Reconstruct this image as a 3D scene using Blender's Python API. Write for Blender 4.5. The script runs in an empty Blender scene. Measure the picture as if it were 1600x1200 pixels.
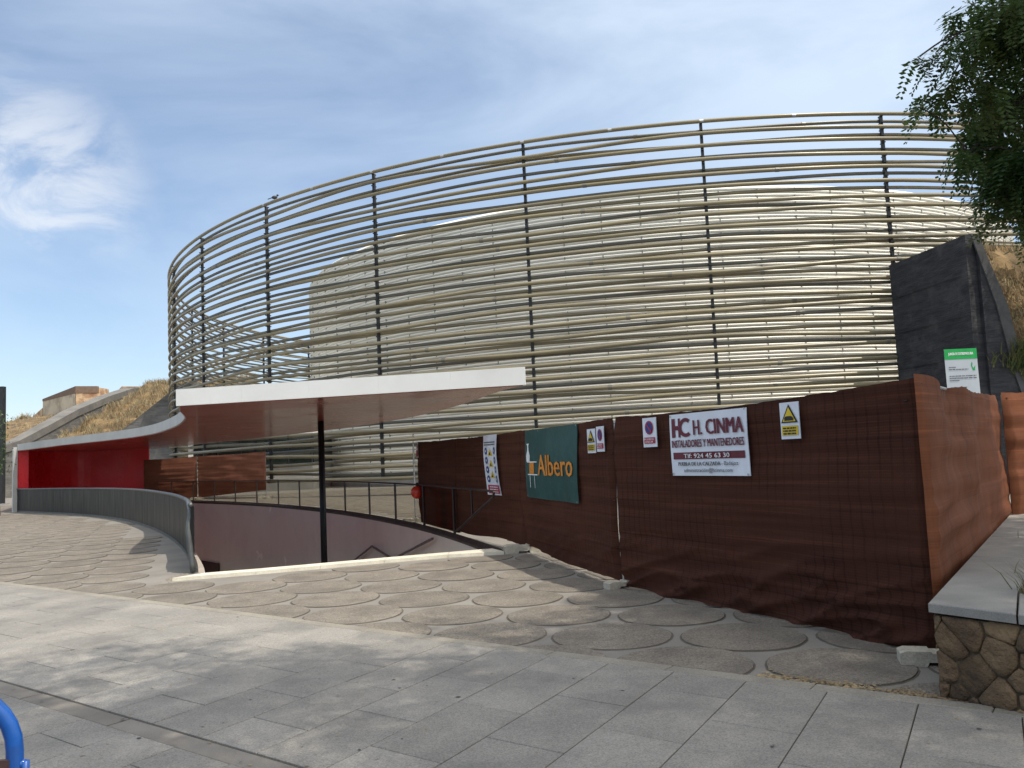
import bpy, bmesh, math, random
import numpy as np
from mathutils import Vector, Matrix, noise
from mathutils.geometry import tessellate_polygon
S = bpy.context.scene
COL = S.collection
rnd = random.Random(7)
PI = math.pi

# ------------------------------------------------------------------ camera
CH = 1.57
cam = bpy.data.cameras.new('camera'); cam_o = bpy.data.objects.new('camera', cam); COL.objects.link(cam_o)
cam.sensor_width = 36; cam.lens = 1276.74 / 1600 * 36; cam.clip_end = 4000; cam.clip_start = 0.05
pit_, rol = 0.0859, 0.0452
F = Vector((0, math.cos(pit_), math.sin(pit_))); U = Vector((0, -math.sin(pit_), math.cos(pit_))); X = Vector((1, 0, 0))
Rt = X * math.cos(rol) - U * math.sin(rol); Up = U * math.cos(rol) + X * math.sin(rol)
m = Matrix((Rt, Up, -F)).transposed().to_4x4(); m.translation = Vector((0, 0, CH))
cam_o.matrix_world = m
S.camera = cam_o

# ------------------------------------------------------------------ light
SUNV = Vector((0.43, -0.25, 1.0)).normalized()
w = bpy.data.worlds.new('World'); S.world = w; w.use_nodes = True
nt = w.node_tree; nt.nodes.clear()
def wn(t, **k):
    n = nt.nodes.new(t)
    for a, b in k.items(): setattr(n, a, b)
    return n
out = wn('ShaderNodeOutputWorld'); bg = wn('ShaderNodeBackground'); bg.inputs[1].default_value = 0.15
sky = wn('ShaderNodeTexSky', sky_type='NISHITA', sun_disc=False)
sky.sun_elevation = math.asin(SUNV.z); sky.sun_rotation = math.atan2(SUNV.x, SUNV.y)
sky.altitude = 200; sky.air_density = 1.0; sky.dust_density = 0.7; sky.ozone_density = 2.2
tc = wn('ShaderNodeTexCoord')
mp = wn('ShaderNodeMapping'); mp.inputs['Scale'].default_value = (1.0, 1.0, 2.6); mp.inputs['Rotation'].default_value = (0.2, 0.35, 0.1)
nt.links.new(tc.outputs['Generated'], mp.inputs[0])
n1 = wn('ShaderNodeTexNoise'); n1.inputs['Scale'].default_value = 1.9; n1.inputs['Detail'].default_value = 9; n1.inputs['Roughness'].default_value = 0.55; n1.inputs['Distortion'].default_value = 0.5
nt.links.new(mp.outputs[0], n1.inputs[0])
def wmath(op, a, b=None, c=None):
    n = wn('ShaderNodeMath', operation=op)
    for i, v in enumerate((a, b, c)):
        if v is None: continue
        if isinstance(v, (int, float)): n.inputs[i].default_value = v
        else: nt.links.new(v, n.inputs[i])
    return n.outputs[0]
def wramp(x, lo, hi, a=0., b=1.):
    n = wn('ShaderNodeMapRange'); n.interpolation_type = 'SMOOTHSTEP'
    nt.links.new(x, n.inputs[0])
    for i, v in enumerate((lo, hi, a, b)): n.inputs[i + 1].default_value = v
    return n.outputs[0]
def wdot(v):
    n = wn('ShaderNodeVectorMath', operation='DOT_PRODUCT'); nt.links.new(tc.outputs['Generated'], n.inputs[0]); n.inputs[1].default_value = v
    return n.outputs['Value']
# thin high haze towards the sun, its unseen part brightened to fill the shade
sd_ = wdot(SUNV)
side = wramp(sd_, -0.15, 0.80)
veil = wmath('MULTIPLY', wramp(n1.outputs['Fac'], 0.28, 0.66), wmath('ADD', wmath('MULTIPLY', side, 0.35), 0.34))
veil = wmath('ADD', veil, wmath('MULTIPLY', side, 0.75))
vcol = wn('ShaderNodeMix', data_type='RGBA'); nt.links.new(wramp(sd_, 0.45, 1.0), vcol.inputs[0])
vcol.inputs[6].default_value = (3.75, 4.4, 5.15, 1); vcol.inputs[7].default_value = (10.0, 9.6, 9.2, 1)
# a small bright cloud low on the left
cd = (F - Rt*0.615 + Up*0.235).normalized()
n2 = wn('ShaderNodeTexNoise'); n2.inputs['Scale'].default_value = 9.0; n2.inputs['Detail'].default_value = 10; n2.inputs['Roughness'].default_value = 0.62; n2.inputs['Distortion'].default_value = 0.6
mp2 = wn('ShaderNodeMapping'); mp2.inputs['Scale'].default_value = (1.0, 1.0, 1.5); mp2.inputs['Rotation'].default_value = (0, 0.5, 0)
nt.links.new(tc.outputs['Generated'], mp2.inputs[0]); nt.links.new(mp2.outputs[0], n2.inputs[0])
blob = wmath('MULTIPLY', wramp(wdot(cd), 0.9885, 0.9992), wramp(wdot(Vector((0, 0, 1))), 0.215, 0.265))
cl = wmath('MULTIPLY', blob, wramp(n2.outputs['Fac'], 0.38, 0.62))
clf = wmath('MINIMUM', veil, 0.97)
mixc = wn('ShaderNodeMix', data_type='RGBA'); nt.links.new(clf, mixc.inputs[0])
hs = wn('ShaderNodeHueSaturation'); hs.inputs['Saturation'].default_value = 1.02; hs.inputs['Value'].default_value = 0.74
nt.links.new(sky.outputs[0], hs.inputs['Color'])
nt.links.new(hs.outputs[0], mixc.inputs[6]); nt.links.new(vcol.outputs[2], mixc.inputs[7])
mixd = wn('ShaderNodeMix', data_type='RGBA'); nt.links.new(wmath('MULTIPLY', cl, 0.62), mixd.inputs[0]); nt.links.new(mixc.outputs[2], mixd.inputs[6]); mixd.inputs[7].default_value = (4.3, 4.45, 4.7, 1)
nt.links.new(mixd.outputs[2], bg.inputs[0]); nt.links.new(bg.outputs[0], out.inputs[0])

sl = bpy.data.lights.new('sun', 'SUN'); sl.energy = 2.9; sl.angle = math.radians(0.53); sl.color = (1.0, 0.93, 0.80)
so = bpy.data.objects.new('sun', sl); COL.objects.link(so); so.rotation_euler = SUNV.to_track_quat('Z', 'Y').to_euler(); so.location = (30, -10, 60)
S.view_settings.view_transform = 'Standard'; S.view_settings.look = 'None'; S.view_settings.gamma = 1.0; S.view_settings.exposure = 0.55
S.view_settings.use_curve_mapping = False

# ------------------------------------------------------------------ materials
def hexc(r, g, b): return (r, g, b, 1)
def M(name, c1, c2=None, scale=3.0, rough=0.8, bump=0.0, bscale=20.0, stretch=(1, 1, 1), spec=0.4, metal=0.0, trans=0.0, objrand=0.0,
      speck=0.0, speckscale=150.0, dirt=None, dirtscale=0.7, dirtamt=0.5, detail=6, coat=0.0, lo=0.35, hi=0.65, weave=0.0):
    mt = bpy.data.materials.new(name); mt.use_nodes = True
    t = mt.node_tree; N = t.nodes; L = t.links; N.clear()
    o = N.new('ShaderNodeOutputMaterial'); p = N.new('ShaderNodeBsdfPrincipled')
    p.inputs['Roughness'].default_value = rough; p.inputs['Metallic'].default_value = metal
    p.inputs['Specular IOR Level'].default_value = spec; p.inputs['Coat Weight'].default_value = coat; p.inputs['Coat Roughness'].default_value = 0.08
    g = N.new('ShaderNodeNewGeometry'); mpn = N.new('ShaderNodeMapping'); mpn.inputs['Scale'].default_value = stretch
    L.new(g.outputs['Position'], mpn.inputs[0])
    def nz(sc, det=6, src=mpn.outputs[0], rr=0.6):
        n = N.new('ShaderNodeTexNoise'); n.inputs['Scale'].default_value = sc; n.inputs['Detail'].default_value = det; n.inputs['Roughness'].default_value = rr
        L.new(src, n.inputs[0]); return n.outputs['Fac']
    def rng(x, a, b, c=0., d=1.):
        n = N.new('ShaderNodeMapRange'); L.new(x, n.inputs[0])
        for i, v in enumerate((a, b, c, d)): n.inputs[i + 1].default_value = v
        return n.outputs[0]
    def mix(f, a, b, bt='MIX'):
        n = N.new('ShaderNodeMix'); n.data_type = 'RGBA'; n.blend_type = bt
        if isinstance(f, float): n.inputs[0].default_value = f
        else: L.new(f, n.inputs[0])
        for i, v in ((6, a), (7, b)):
            if isinstance(v, tuple): n.inputs[i].default_value = v if len(v) == 4 else (*v, 1)
            else: L.new(v, n.inputs[i])
        return n.outputs[2]
    c2 = c2 or tuple(x * 0.8 for x in c1)
    col = mix(rng(nz(scale, detail), lo, hi), tuple(c1), tuple(c2))
    if speck:
        col = mix(rng(nz(speckscale, 2, g.outputs['Position'], 0.5), 0.3, 0.7, 0, 1), col, mix(1.0, col, (1 + speck,) * 3, 'MULTIPLY'))
        col = mix(rng(nz(speckscale * 1.7, 2, g.outputs['Position'], 0.5), 0.5, 0.72, 0, 1), col, mix(1.0, col, (1 - speck * 0.75,) * 3, 'MULTIPLY'))
    if dirt:
        col = mix(rng(nz(dirtscale, 8, g.outputs['Position'], 0.65), 0.5, 0.68, 0, dirtamt), col, dirt)
    if weave:      # faint square imprint of the wire panel and of the woven bands
        def line(vec, period, sharp):
            d = N.new('ShaderNodeVectorMath'); d.operation = 'DOT_PRODUCT'; L.new(g.outputs['Position'], d.inputs[0]); d.inputs[1].default_value = vec
            a = N.new('ShaderNodeMath'); a.operation = 'MULTIPLY'; L.new(d.outputs['Value'], a.inputs[0]); a.inputs[1].default_value = 2*PI/period
            b = N.new('ShaderNodeMath'); b.operation = 'SINE'; L.new(a.outputs[0], b.inputs[0]); return rng(b.outputs[0], sharp, 1.0)
        for vec, per, sh, amt in (((.45, -.89, 0), .10, .72, weave), ((0, 0, 1), .19, .9, weave), ((0, 0, 1), .021, 0., weave*.6), ((.45, -.89, 0), .017, 0., weave*.4)):
            mk = N.new('ShaderNodeMath'); mk.operation = 'MULTIPLY'; L.new(line(vec, per, sh), mk.inputs[0]); L.new(rng(nz(1.1, 4, g.outputs['Position']), .38, .6, .1, amt), mk.inputs[1])
            col = mix(mk.outputs[0], col, mix(1.0, col, (.45, .45, .45), 'MULTIPLY'))
        # sun-bleached threads running along the roll
        sm = N.new('ShaderNodeMapping'); sm.inputs['Scale'].default_value = (.6, .6, 42); L.new(g.outputs['Position'], sm.inputs[0])
        col = mix(rng(nz(1.0, 3, sm.outputs[0]), .58, .72, 0, .45), col, mix(1.0, col, (1.9, 1.8, 1.7), 'MULTIPLY'))
    if objrand:
        oi = N.new('ShaderNodeObjectInfo'); r = rng(oi.outputs['Random'], 0, 1, 1 - objrand, 1 + objrand)
        cb = N.new('ShaderNodeCombineColor'); [L.new(r, cb.inputs[i]) for i in range(3)]
        col = mix(1.0, col, cb.outputs[0], 'MULTIPLY')
    L.new(col, p.inputs['Base Color'])
    rr = rng(nz(scale * 1.7, 4), 0.3, 0.7, max(0, rough - 0.08), min(1, rough + 0.08)); L.new(rr, p.inputs['Roughness'])
    if bump:
        b = N.new('ShaderNodeBump'); b.inputs['Strength'].default_value = 1.0; b.inputs['Distance'].default_value = bump
        L.new(nz(bscale, 5), b.inputs['Height']); L.new(b.outputs[0], p.inputs['Normal'])
    if trans:
        tr = N.new('ShaderNodeBsdfTranslucent'); L.new(col, tr.inputs[0]); ms = N.new('ShaderNodeMixShader'); ms.inputs[0].default_value = trans
        L.new(p.outputs[0], ms.inputs[1]); L.new(tr.outputs[0], ms.inputs[2]); L.new(ms.outputs[0], o.inputs[0])
    else: L.new(p.outputs[0], o.inputs[0])
    return mt

m_grout = M('plaza_grout', (.195, .180, .160), (.155, .143, .128), 1.3, .9, .002, 60, speck=.25, speckscale=90)
m_disc = M('exposed_aggregate', (.150, .131, .108), (.104, .091, .076), 2.2, .93, .006, 90, speck=.8, speckscale=55, objrand=.07, dirt=(.12, .1, .085), dirtamt=.35, dirtscale=1.1)
m_granite = M('grey_granite', (.212, .198, .178), (.158, .149, .136), 1.6, .8, .002, 160, speck=.55, speckscale=95, objrand=.09, dirt=(.10, .095, .09), dirtscale=1.1, dirtamt=.5)
m_joint = M('joint_sand', (.035, .029, .023), (.115, .095, .07), 2.5, .95, .003, 60)
m_band = M('band_stone', (.225, .205, .17), (.175, .16, .135), 2.5, .88, .006, 45, speck=.35, speckscale=80, objrand=.05)
m_drain = M('drain_stone', (.175, .16, .14), (.135, .122, .108), 3, .88, .002, 120, speck=.25, speckscale=120, objrand=.12)
m_curb = M('pale_coping', (.62, .58, .48), (.5, .46, .38), 4, .75, .003, 50, speck=.15, speckscale=60)
m_tube = M('resin_tube', (.29, .245, .145), (.19, .165, .105), 0.6, .32, .0015, 8, stretch=(.4, .4, 3), spec=.5, trans=.10, dirt=(.17, .155, .12), dirtscale=.45, dirtamt=.5)
m_tube2 = M('weathered_tube', (.165, .152, .115), (.11, .105, .085), 0.6, .4, .0015, 8, stretch=(.4, .4, 3), spec=.5, dirt=(.10, .10, .085), dirtscale=.45, dirtamt=.5)
m_steel = M('dark_steel', (.028, .031, .034), (.02, .022, .024), 4, .5, spec=.4)
m_black = M('black_paint', (.008, .008, .009), (.012, .012, .013), 4, .5, spec=.3)
m_white = M('white_render', (.86, .855, .83), (.8, .795, .77), .8, .55, .001, 12, dirt=(.62, .6, .56), dirtscale=.5, dirtamt=.35)
m_edge = M('grey_white_edge', (.50, .50, .48), (.43, .43, .42), 1.2, .6, .001, 20)
m_soffit = M('red_gloss_soffit', (.36, .085, .060), (.31, .075, .055), .5, .2, .0008, 2.5, spec=.38, coat=.08)
m_red = M('red_gloss_wall', (.74, .010, .020), (.66, .009, .018), .5, .3, .0005, 3, spec=.35)
m_pit = M('mauve_gloss_wall', (.90, .83, .74), (.84, .76, .69), .35, .2, .0006, 2, spec=.6, coat=.5, dirt=(.7, .6, .56), dirtscale=.5, dirtamt=.4)
m_pitfloor = M('pit_floor', (.6, .56, .5), None, 2, .9, .002, 40)
m_parapet = M('parapet_metal', (.017, .0175, .019), (.010, .0105, .0115), 2.0, .42, .0006, 3, stretch=(3, 3, .25), spec=.12, metal=.0, objrand=.08)
m_railm = M('brushed_grey_metal', (.11, .115, .115), (.08, .083, .083), 5, .4, spec=.5, metal=.4)
m_rail = M('rust_black_metal', (.022, .016, .017), (.03, .022, .02), 6, .5, spec=.4)
m_drum = M('white_fibreglass', (.86, .835, .75), (.80, .77, .68), .35, .42, .0012, 5, stretch=(.3, .3, 2), spec=.5, trans=.0, dirt=(.68, .66, .58), dirtscale=.2, dirtamt=.5)
m_clip = M('clip_grey', (.22, .22, .2), None, 5, .6)
m_conc = M('grey_concrete', (.3, .295, .28), (.24, .235, .225), 1.2, .85, .004, 20)
m_dconc = M('board_marked_dark_concrete', (.048, .048, .054), (.026, .026, .030), 1.1, .8, .03, 3.0, stretch=(1, 1, 6), spec=.3, dirt=(.11, .108, .105), dirtscale=1.2, dirtamt=.45)
m_lconc = M('board_marked_concrete', (.17, .165, .155), (.095, .093, .09), 1.0, .85, .03, 2.2, stretch=(1, 1, 6), dirt=(.25, .235, .21), dirtscale=.6, dirtamt=.5)
m_lconc2 = M('worn_concrete_band', (.19, .18, .165), (.12, .116, .11), .9, .85, .02, 2.4, dirt=(.12, .115, .105), dirtscale=.5, dirtamt=.6)
m_rough = M('old_rubble_wall', (.60, .43, .27), (.33, .21, .13), 1.2, .95, .05, 3, lo=.38, hi=.6, dirt=(.3, .13, .075), dirtscale=.3, dirtamt=.8)
m_render = M('old_lime_render', (.62, .53, .39), (.47, .40, .30), .35, .95, .03, 3, dirt=(.22, .17, .12), dirtscale=.5, dirtamt=.7)
m_earth = M('dry_earth', (.23, .155, .075), (.085, .06, .035), .8, .98, .08, 2.5, lo=.35, hi=.62)
m_straw = M('dry_straw', (.46, .38, .23), (.20, .145, .08), 1.2, .8, objrand=.0, trans=.2, lo=.35, hi=.62)
m_greeng = M('green_grass', (.07, .10, .03), (.13, .13, .045), 3, .7, trans=.3)
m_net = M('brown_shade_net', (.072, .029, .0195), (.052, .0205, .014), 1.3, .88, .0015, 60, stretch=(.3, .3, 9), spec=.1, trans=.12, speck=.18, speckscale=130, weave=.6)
m_net2 = M('sunlit_brown_shade_net', (.21, .076, .036), (.16, .057, .027), 2.0, .75, .003, 9, stretch=(1, 1, .35), spec=.2, trans=.22, weave=.35)  # same net, lightened to carry the sunlight falling on these panels
m_net3 = M('orange_brown_shade_net', (.22, .09, .055), (.18, .072, .045), 1.5, .8, spec=.2, trans=.3)  # lighter orange brown and more translucent than the near net
m_galv = M('galvanised_tube', (.45, .46, .46), (.36, .37, .37), 6, .45, metal=.5, spec=.5)
m_wire = M('mesh_wire', (.16, .15, .14), None, 6, .5, metal=.3)
m_block = M('concrete_foot', (.46, .42, .34), (.33, .3, .25), 8, .95, .008, 40, speck=.25, speckscale=70, dirt=(.25, .21, .15), dirtscale=5, dirtamt=.5)
m_cope = M('planter_granite', (.215, .205, .19), (.165, .158, .148), 2.5, .8, .001, 150, speck=.35, speckscale=140, objrand=.08, dirt=(.14, .13, .12), dirtscale=3, dirtamt=.45)
m_stone = M('brown_field_stone', (.21, .14, .078), (.095, .06, .036), 5, .95, .06, 11, objrand=.3, dirt=(.030, .023, .02), dirtscale=1.6, dirtamt=.95, lo=.3, hi=.65)
m_mortar = M('dark_mortar', (.12, .088, .056), (.06, .045, .030), 8, .98, .01, 30)
m_soil = M('planter_soil', (.12, .085, .05), (.07, .05, .03), 6, .98, .02, 20)
m_bark = M('tree_bark', (.07, .055, .042), (.035, .028, .022), 6, .95, .02, 18, stretch=(3, 3, .6))
m_leaf = M('tree_leaflet', (.075, .13, .034), (.035, .072, .022), 1.6, .5, spec=.35, trans=.35, dirt=(.12, .12, .03), dirtscale=1.5, dirtamt=.55)
m_leaf2 = M('sapling_leaf', (.07, .11, .04), (.05, .08, .03), 3, .5, trans=.3)
m_blue = M('blue_enamel', (.006, .085, .36), (.005, .07, .3), 6, .35, spec=.5, coat=.2, dirt=(.02, .035, .09), dirtscale=9, dirtamt=.5)
m_rust = M('rusty_steel', (.09, .04, .03), (.05, .03, .03), 12, .7)
m_ban_w = M('white_vinyl', (.70, .74, .82), (.64, .68, .76), 3, .45, .004, 7, dirt=(.55, .56, .6), dirtscale=4, dirtamt=.4)
m_ban_g = M('green_vinyl', (.018, .082, .078), (.013, .062, .06), 2.5, .4, .006, 5, spec=.35)
m_maroon = M('print_maroon', (.13, .012, .028), None, 6, .5)
m_orange = M('print_orange', (.68, .25, .03), None, 6, .5)
m_yel = M('print_yellow', (.72, .52, .03), None, 6, .5)
m_blk = M('print_black', (.012, .012, .014), None, 6, .5)
m_pink = M('print_crimson', (.40, .02, .06), None, 6, .5)
m_navy = M('print_navy', (.015, .05, .22), None, 6, .5)
m_grn = M('print_green', (.008, .33, .07), None, 6, .5)
m_ink = M('print_grey', (.1, .11, .13), None, 6, .5)
m_wht = M('print_white', (.82, .84, .86), None, 6, .5)
m_redball = M('red_plastic', (.62, .045, .02), (.5, .035, .02), 8, .3, spec=.5)
m_bird = M('bird_feather', (.06, .06, .065), (.03, .03, .035), 20, .7)
m_litter = M('dry_litter', (.32, .24, .13), (.16, .11, .06), 5, .9)
def glassm(name, col, alpha, rough=.05):
    mt = bpy.data.materials.new(name); mt.use_nodes = True; t = mt.node_tree; N = t.nodes; L = t.links; N.clear()
    o = N.new('ShaderNodeOutputMaterial'); a = N.new('ShaderNodeBsdfTransparent'); a.inputs[0].default_value = (*col, 1)
    g = N.new('ShaderNodeBsdfGlossy'); g.inputs['Roughness'].default_value = rough; 
    ms = N.new('ShaderNodeMixShader'); ms.inputs[0].default_value = .05; L.new(a.outputs[0], ms.inputs[1]); L.new(g.outputs[0], ms.inputs[2]); L.new(ms.outputs[0], o.inputs[0])
    return mt
m_pane = glassm('tinted_glass', (.80, .81, .79), .8)
m_dglass = M('dark_glazing', (.012, .02, .018), None, 2, .08, spec=.6)

# ------------------------------------------------------------------ helpers
def thing(name, label, cat, loc=(0, 0, 0), group=None, kind=None):
    o = bpy.data.objects.new(name, None); COL.objects.link(o); o.location = loc; o.empty_display_size = .2
    o['label'] = label; o['category'] = cat
    if group: o['group'] = group
    if kind: o['kind'] = kind
    return o
def wloc(p):
    v = Vector((0, 0, 0))
    while p: v += p.location; p = p.parent
    return v
def obj(name, V, Fc, mat, parent=None, smooth=False, label=None, cat=None, kind=None, group=None):
    """V in world coordinates; stored relative to the parent's location"""
    off = np.array(wloc(parent)[:]) if parent else np.zeros(3)
    V = np.asarray(V, dtype=float).reshape(-1, 3) - off
    me = bpy.data.meshes.new(name)
    if isinstance(Fc, np.ndarray):
        n, k = Fc.shape
        me.vertices.add(len(V)); me.vertices.foreach_set('co', V.ravel().astype(np.float32))
        me.loops.add(n * k); me.loops.foreach_set('vertex_index', Fc.ravel().astype(np.int32))
        me.polygons.add(n); me.polygons.foreach_set('loop_start', (np.arange(n) * k).astype(np.int32))
        me.update(calc_edges=True)
    else:
        me.from_pydata([tuple(v) for v in V], [], Fc)
    if smooth: me.polygons.foreach_set('use_smooth', [True] * len(me.polygons))
    me.materials.append(mat); me.update()
    o = bpy.data.objects.new(name, me); COL.objects.link(o)
    if parent: o.parent = parent
    if label: o['label'] = label
    if cat: o['category'] = cat
    if kind: o['kind'] = kind
    if group: o['group'] = group
    return o
class MB:
    def __init__(s): s.v = []; s.f = []
    def add(s, V, Fc):
        b = len(s.v); s.v += [tuple(v) for v in V]; s.f += [tuple(i + b for i in f) for f in Fc]; return s
    def hexa(s, P):      # 8 corners: bottom 4 ccw, top 4 ccw
        return s.add(P, [(3, 2, 1, 0), (4, 5, 6, 7), (0, 1, 5, 4), (1, 2, 6, 5), (2, 3, 7, 6), (3, 0, 4, 7)])
    def box(s, c, d, ax=(1, 0), tilt=0):
        a = Vector((ax[0], ax[1], 0)).normalized(); b = Vector((-a.y, a.x, 0)); z = Vector((0, 0, 1)); c = Vector(c)
        P = [c + a * (x * d[0] / 2) + b * (y * d[1] / 2) + z * (h * d[2] / 2) for h in (-1, 1) for x, y in ((-1, -1), (1, -1), (1, 1), (-1, 1))]
        return s.hexa(P)
    def prism(s, poly, z0, z1):
        n = len(poly); P = [(x, y, z0) for x, y in poly] + [(x, y, z1) for x, y in poly]
        tri = tessellate_polygon([[Vector((x, y, 0)) for x, y in poly]])
        def ar(t): a, b, c = (poly[i] for i in t); return (b[0]-a[0])*(c[1]-a[1]) - (b[1]-a[1])*(c[0]-a[0])
        T = [t if ar(t) > 0 else t[::-1] for t in tri]
        A = sum(poly[i][0]*poly[(i+1) % n][1] - poly[(i+1) % n][0]*poly[i][1] for i in range(n))
        sd = [(i, (i+1) % n, (i+1) % n + n, i + n) for i in range(n)]
        if A < 0: sd = [f[::-1] for f in sd]
        return s.add(P, [tuple(t[::-1]) for t in T] + [tuple(i + n for i in t) for t in T] + sd)
    def tube(s, pts, r, n=8, cap=True, closed=False):
        pts = [Vector(p) for p in pts]; k = len(pts); rings = []; last = None
        for i, p in enumerate(pts):
            a = pts[i - 1] if (i > 0 or closed) else p; b = pts[(i + 1) % k] if (i < k - 1 or closed) else p
            t = (b - a).normalized()
            if last is None:
                ref = Vector((0, 0, 1)) if abs(t.z) < .9 else Vector((1, 0, 0)); last = t.cross(ref).normalized()
            u = (last - t * last.dot(t)).normalized(); last = u; v = t.cross(u)
            rr = r[i] if isinstance(r, (list, tuple)) else r
            rings.append([p + u * (rr * math.cos(2*PI*j/n)) + v * (rr * math.sin(2*PI*j/n)) for j in range(n)])
        V = [q for R in rings for q in R]; Fc = []
        for i in range(k if closed else k - 1):
            for j in range(n):
                a, b = i*n, ((i+1) % k)*n
                Fc.append((a+j, a+(j+1) % n, b+(j+1) % n, b+j))
        if cap and not closed: Fc += [tuple(range(n))[::-1], tuple(range((k-1)*n, k*n))]
        return s.add(V, Fc)
    def wallpoly(s, path, z0, z1, th):   # vertical curved sheet of thickness th along path (list of xy)
        P = [Vector((x, y, 0)) for x, y in path]; n = len(P); O = []
        for i in range(n):
            t = (P[min(i+1, n-1)] - P[max(i-1, 0)]).normalized(); O.append(P[i] + Vector((-t.y, t.x, 0)) * th)
        z0s = z0 if isinstance(z0, list) else [z0]*n; z1s = z1 if isinstance(z1, list) else [z1]*n
        V = []
        for i in range(n):
            for q, z in ((P[i], z0s[i]), (O[i], z0s[i]), (O[i], z1s[i]), (P[i], z1s[i])): V.append((q.x, q.y, z))
        Fc = []
        for i in range(n - 1):
            a, b = 4*i, 4*i+4
            for j in range(4): Fc.append((a+j, b+j, b+(j+1) % 4, a+(j+1) % 4))
        Fc += [(0, 1, 2, 3), (4*n-1, 4*n-2, 4*n-3, 4*n-4)]
        return s.add(V, Fc)
    def quadpoly(s, pts, th):   # polygon of 3D points given thickness vector
        n = len(pts); P = [Vector(p) for p in pts]; Q = [p + Vector(th) for p in P]
        tri = tessellate_polygon([P]); 
        return s.add(P + Q, [tuple(t) for t in tri] + [tuple(i+n for i in t[::-1]) for t in tri] + [(i, (i+1) % n, (i+1) % n + n, i+n) for i in range(n)])
    def make(s, name, mat, parent=None, **k): return obj(name, s.v, s.f, mat, parent, **k)
def fixn(o):
    bm = bmesh.new(); bm.from_mesh(o.data); bmesh.ops.recalc_face_normals(bm, faces=bm.faces); bm.to_mesh(o.data); bm.free(); return o
def smooth_path(P, step):
    P = [Vector((*p, 0)) if len(p) == 2 else Vector(p) for p in P]; Q = []
    for i in range(len(P) - 1):
        p0, p1, p2, p3 = P[max(i-1, 0)], P[i], P[i+1], P[min(i+2, len(P)-1)]
        for k in range(12):
            t = k/12; Q.append(.5*((2*p1) + (-p0+p2)*t + (2*p0-5*p1+4*p2-p3)*t*t + (-p0+3*p1-3*p2+p3)*t**3))
    Q.append(P[-1]); L = [0]
    for i in range(1, len(Q)): L.append(L[-1] + (Q[i]-Q[i-1]).length)
    n = max(1, round(L[-1]/step)); R = []; j = 0
    for i in range(n+1):
        d = L[-1]*i/n
        while j < len(L)-2 and L[j+1] < d: j += 1
        f = (d-L[j])/max(1e-9, L[j+1]-L[j]); R.append(Q[j].lerp(Q[j+1], min(1, max(0, f))))
    return R
def xy(P): return [(p.x, p.y) for p in P]

# ------------------------------------------------------------------ key outlines
PAR = [(-22.4, 36.85), (-20.54, 35.1), (-17.85, 32.6), (-14.83, 29.3), (-12.35, 26.1), (-10.03, 22.5), (-7.98, 18.9), (-6.55, 16.1), (-5.53, 13.87), (-4.98, 12.55)]
RAIL = [(-.30, 13.3), (-1.26, 16.3), (-2.1, 18.6), (-3.02, 20.78), (-4.11, 23.11), (-5.29, 25.4), (-6.6, 27.75), (-8.15, 30.2), (-9.75, 32.6), (-11.4, 34.75), (-13.19, 36.95), (-15.15, 39.15), (-17.2, 41.2), (-19.2, 43)]
CURBO = [(-4.92, 11.72), (-3.84, 12.03), (-2.98, 12.35), (-2.08, 12.70), (-1.13, 13.02), (-.25, 13.12)]
CURBI = [(-4.62, 12.12), (-3.84, 12.36), (-2.98, 12.68), (-2.08, 13.02), (-1.13, 13.36), (-.45, 13.6)]
parp = smooth_path(PAR, .6); railp = smooth_path(RAIL, .6)
PIT = CURBI[::-1][1:] + [(-4.75, 12.4)] + xy(parp)[::-1][1:] + [(-24.3, 41.0), (-22.5, 42.6)] + xy(railp)[::-1]
# PIT goes: curb (right->left), parapet (near->far), tunnel, rail (far->near)

# ------------------------------------------------------------------ ground
outer = [(-900, -300), (900, -300), (900, 1500), (-900, 1500)]
polys = [[Vector((*p, 0)) for p in outer], [Vector((*p, 0)) for p in PIT]]
tri = tessellate_polygon(polys); allp = outer + PIT
Tf = []
for t in tri:
    a, b, c = (allp[i] for i in t); Tf.append(t if (b[0]-a[0])*(c[1]-a[1]) - (b[1]-a[1])*(c[0]-a[0]) > 0 else t[::-1])
ground = obj('ground', [(x, y, 0) for x, y in allp], [tuple(t) for t in Tf], m_grout, kind='structure', label='pale mortar ground of the plaza between the round paving discs')

# pavement sheet (foreground)
PO = Vector((-7.83, 12.48, 0)); pu = Vector((.808, -.589, 0)).normalized(); pv = Vector((.589, .808, 0)).normalized()
def P3(u, v, z): q = PO + pu*u + pv*v; return (q.x, q.y, z)
pave = obj('pavement', [P3(-30, -30, .004), P3(30, -30, .004), P3(30, 0, .004), P3(-30, 0, .004)], [(0, 1, 2, 3)], m_joint, kind='structure', label='grey granite pavement in the foreground')
def slab(name, cs, z1, mat, parent, bev=.004, j=.0035, z0=.004):
    c = Vector((sum(p[0] for p in cs)/4, sum(p[1] for p in cs)/4, 0)); V = []
    for zz, ins in ((z0, j), (z1 - bev*.7, j), (z1, j + bev)):
        for k, p in enumerate(cs):
            q = Vector((p[0], p[1], 0)); e1 = (Vector((*cs[(k+1) % 4][:2], 0)) - q).normalized(); e0 = (Vector((*cs[k-1][:2], 0)) - q).normalized()
            q = q + (e1 + e0) * ins; V.append((q.x, q.y, zz))
    tl = [(rnd.random()-.5)*.0022 for _ in range(4)]
    V = [(x, y, z + (tl[i % 4] if i >= 4 else 0)) for i, (x, y, z) in enumerate(V)]
    Fc = [(8, 9, 10, 11)] + [(a+k, a+(k+1) % 4, b+(k+1) % 4, b+k) for a, b in ((0, 4), (4, 8)) for k in range(4)]
    return obj(name, V, Fc, mat, parent)
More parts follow.
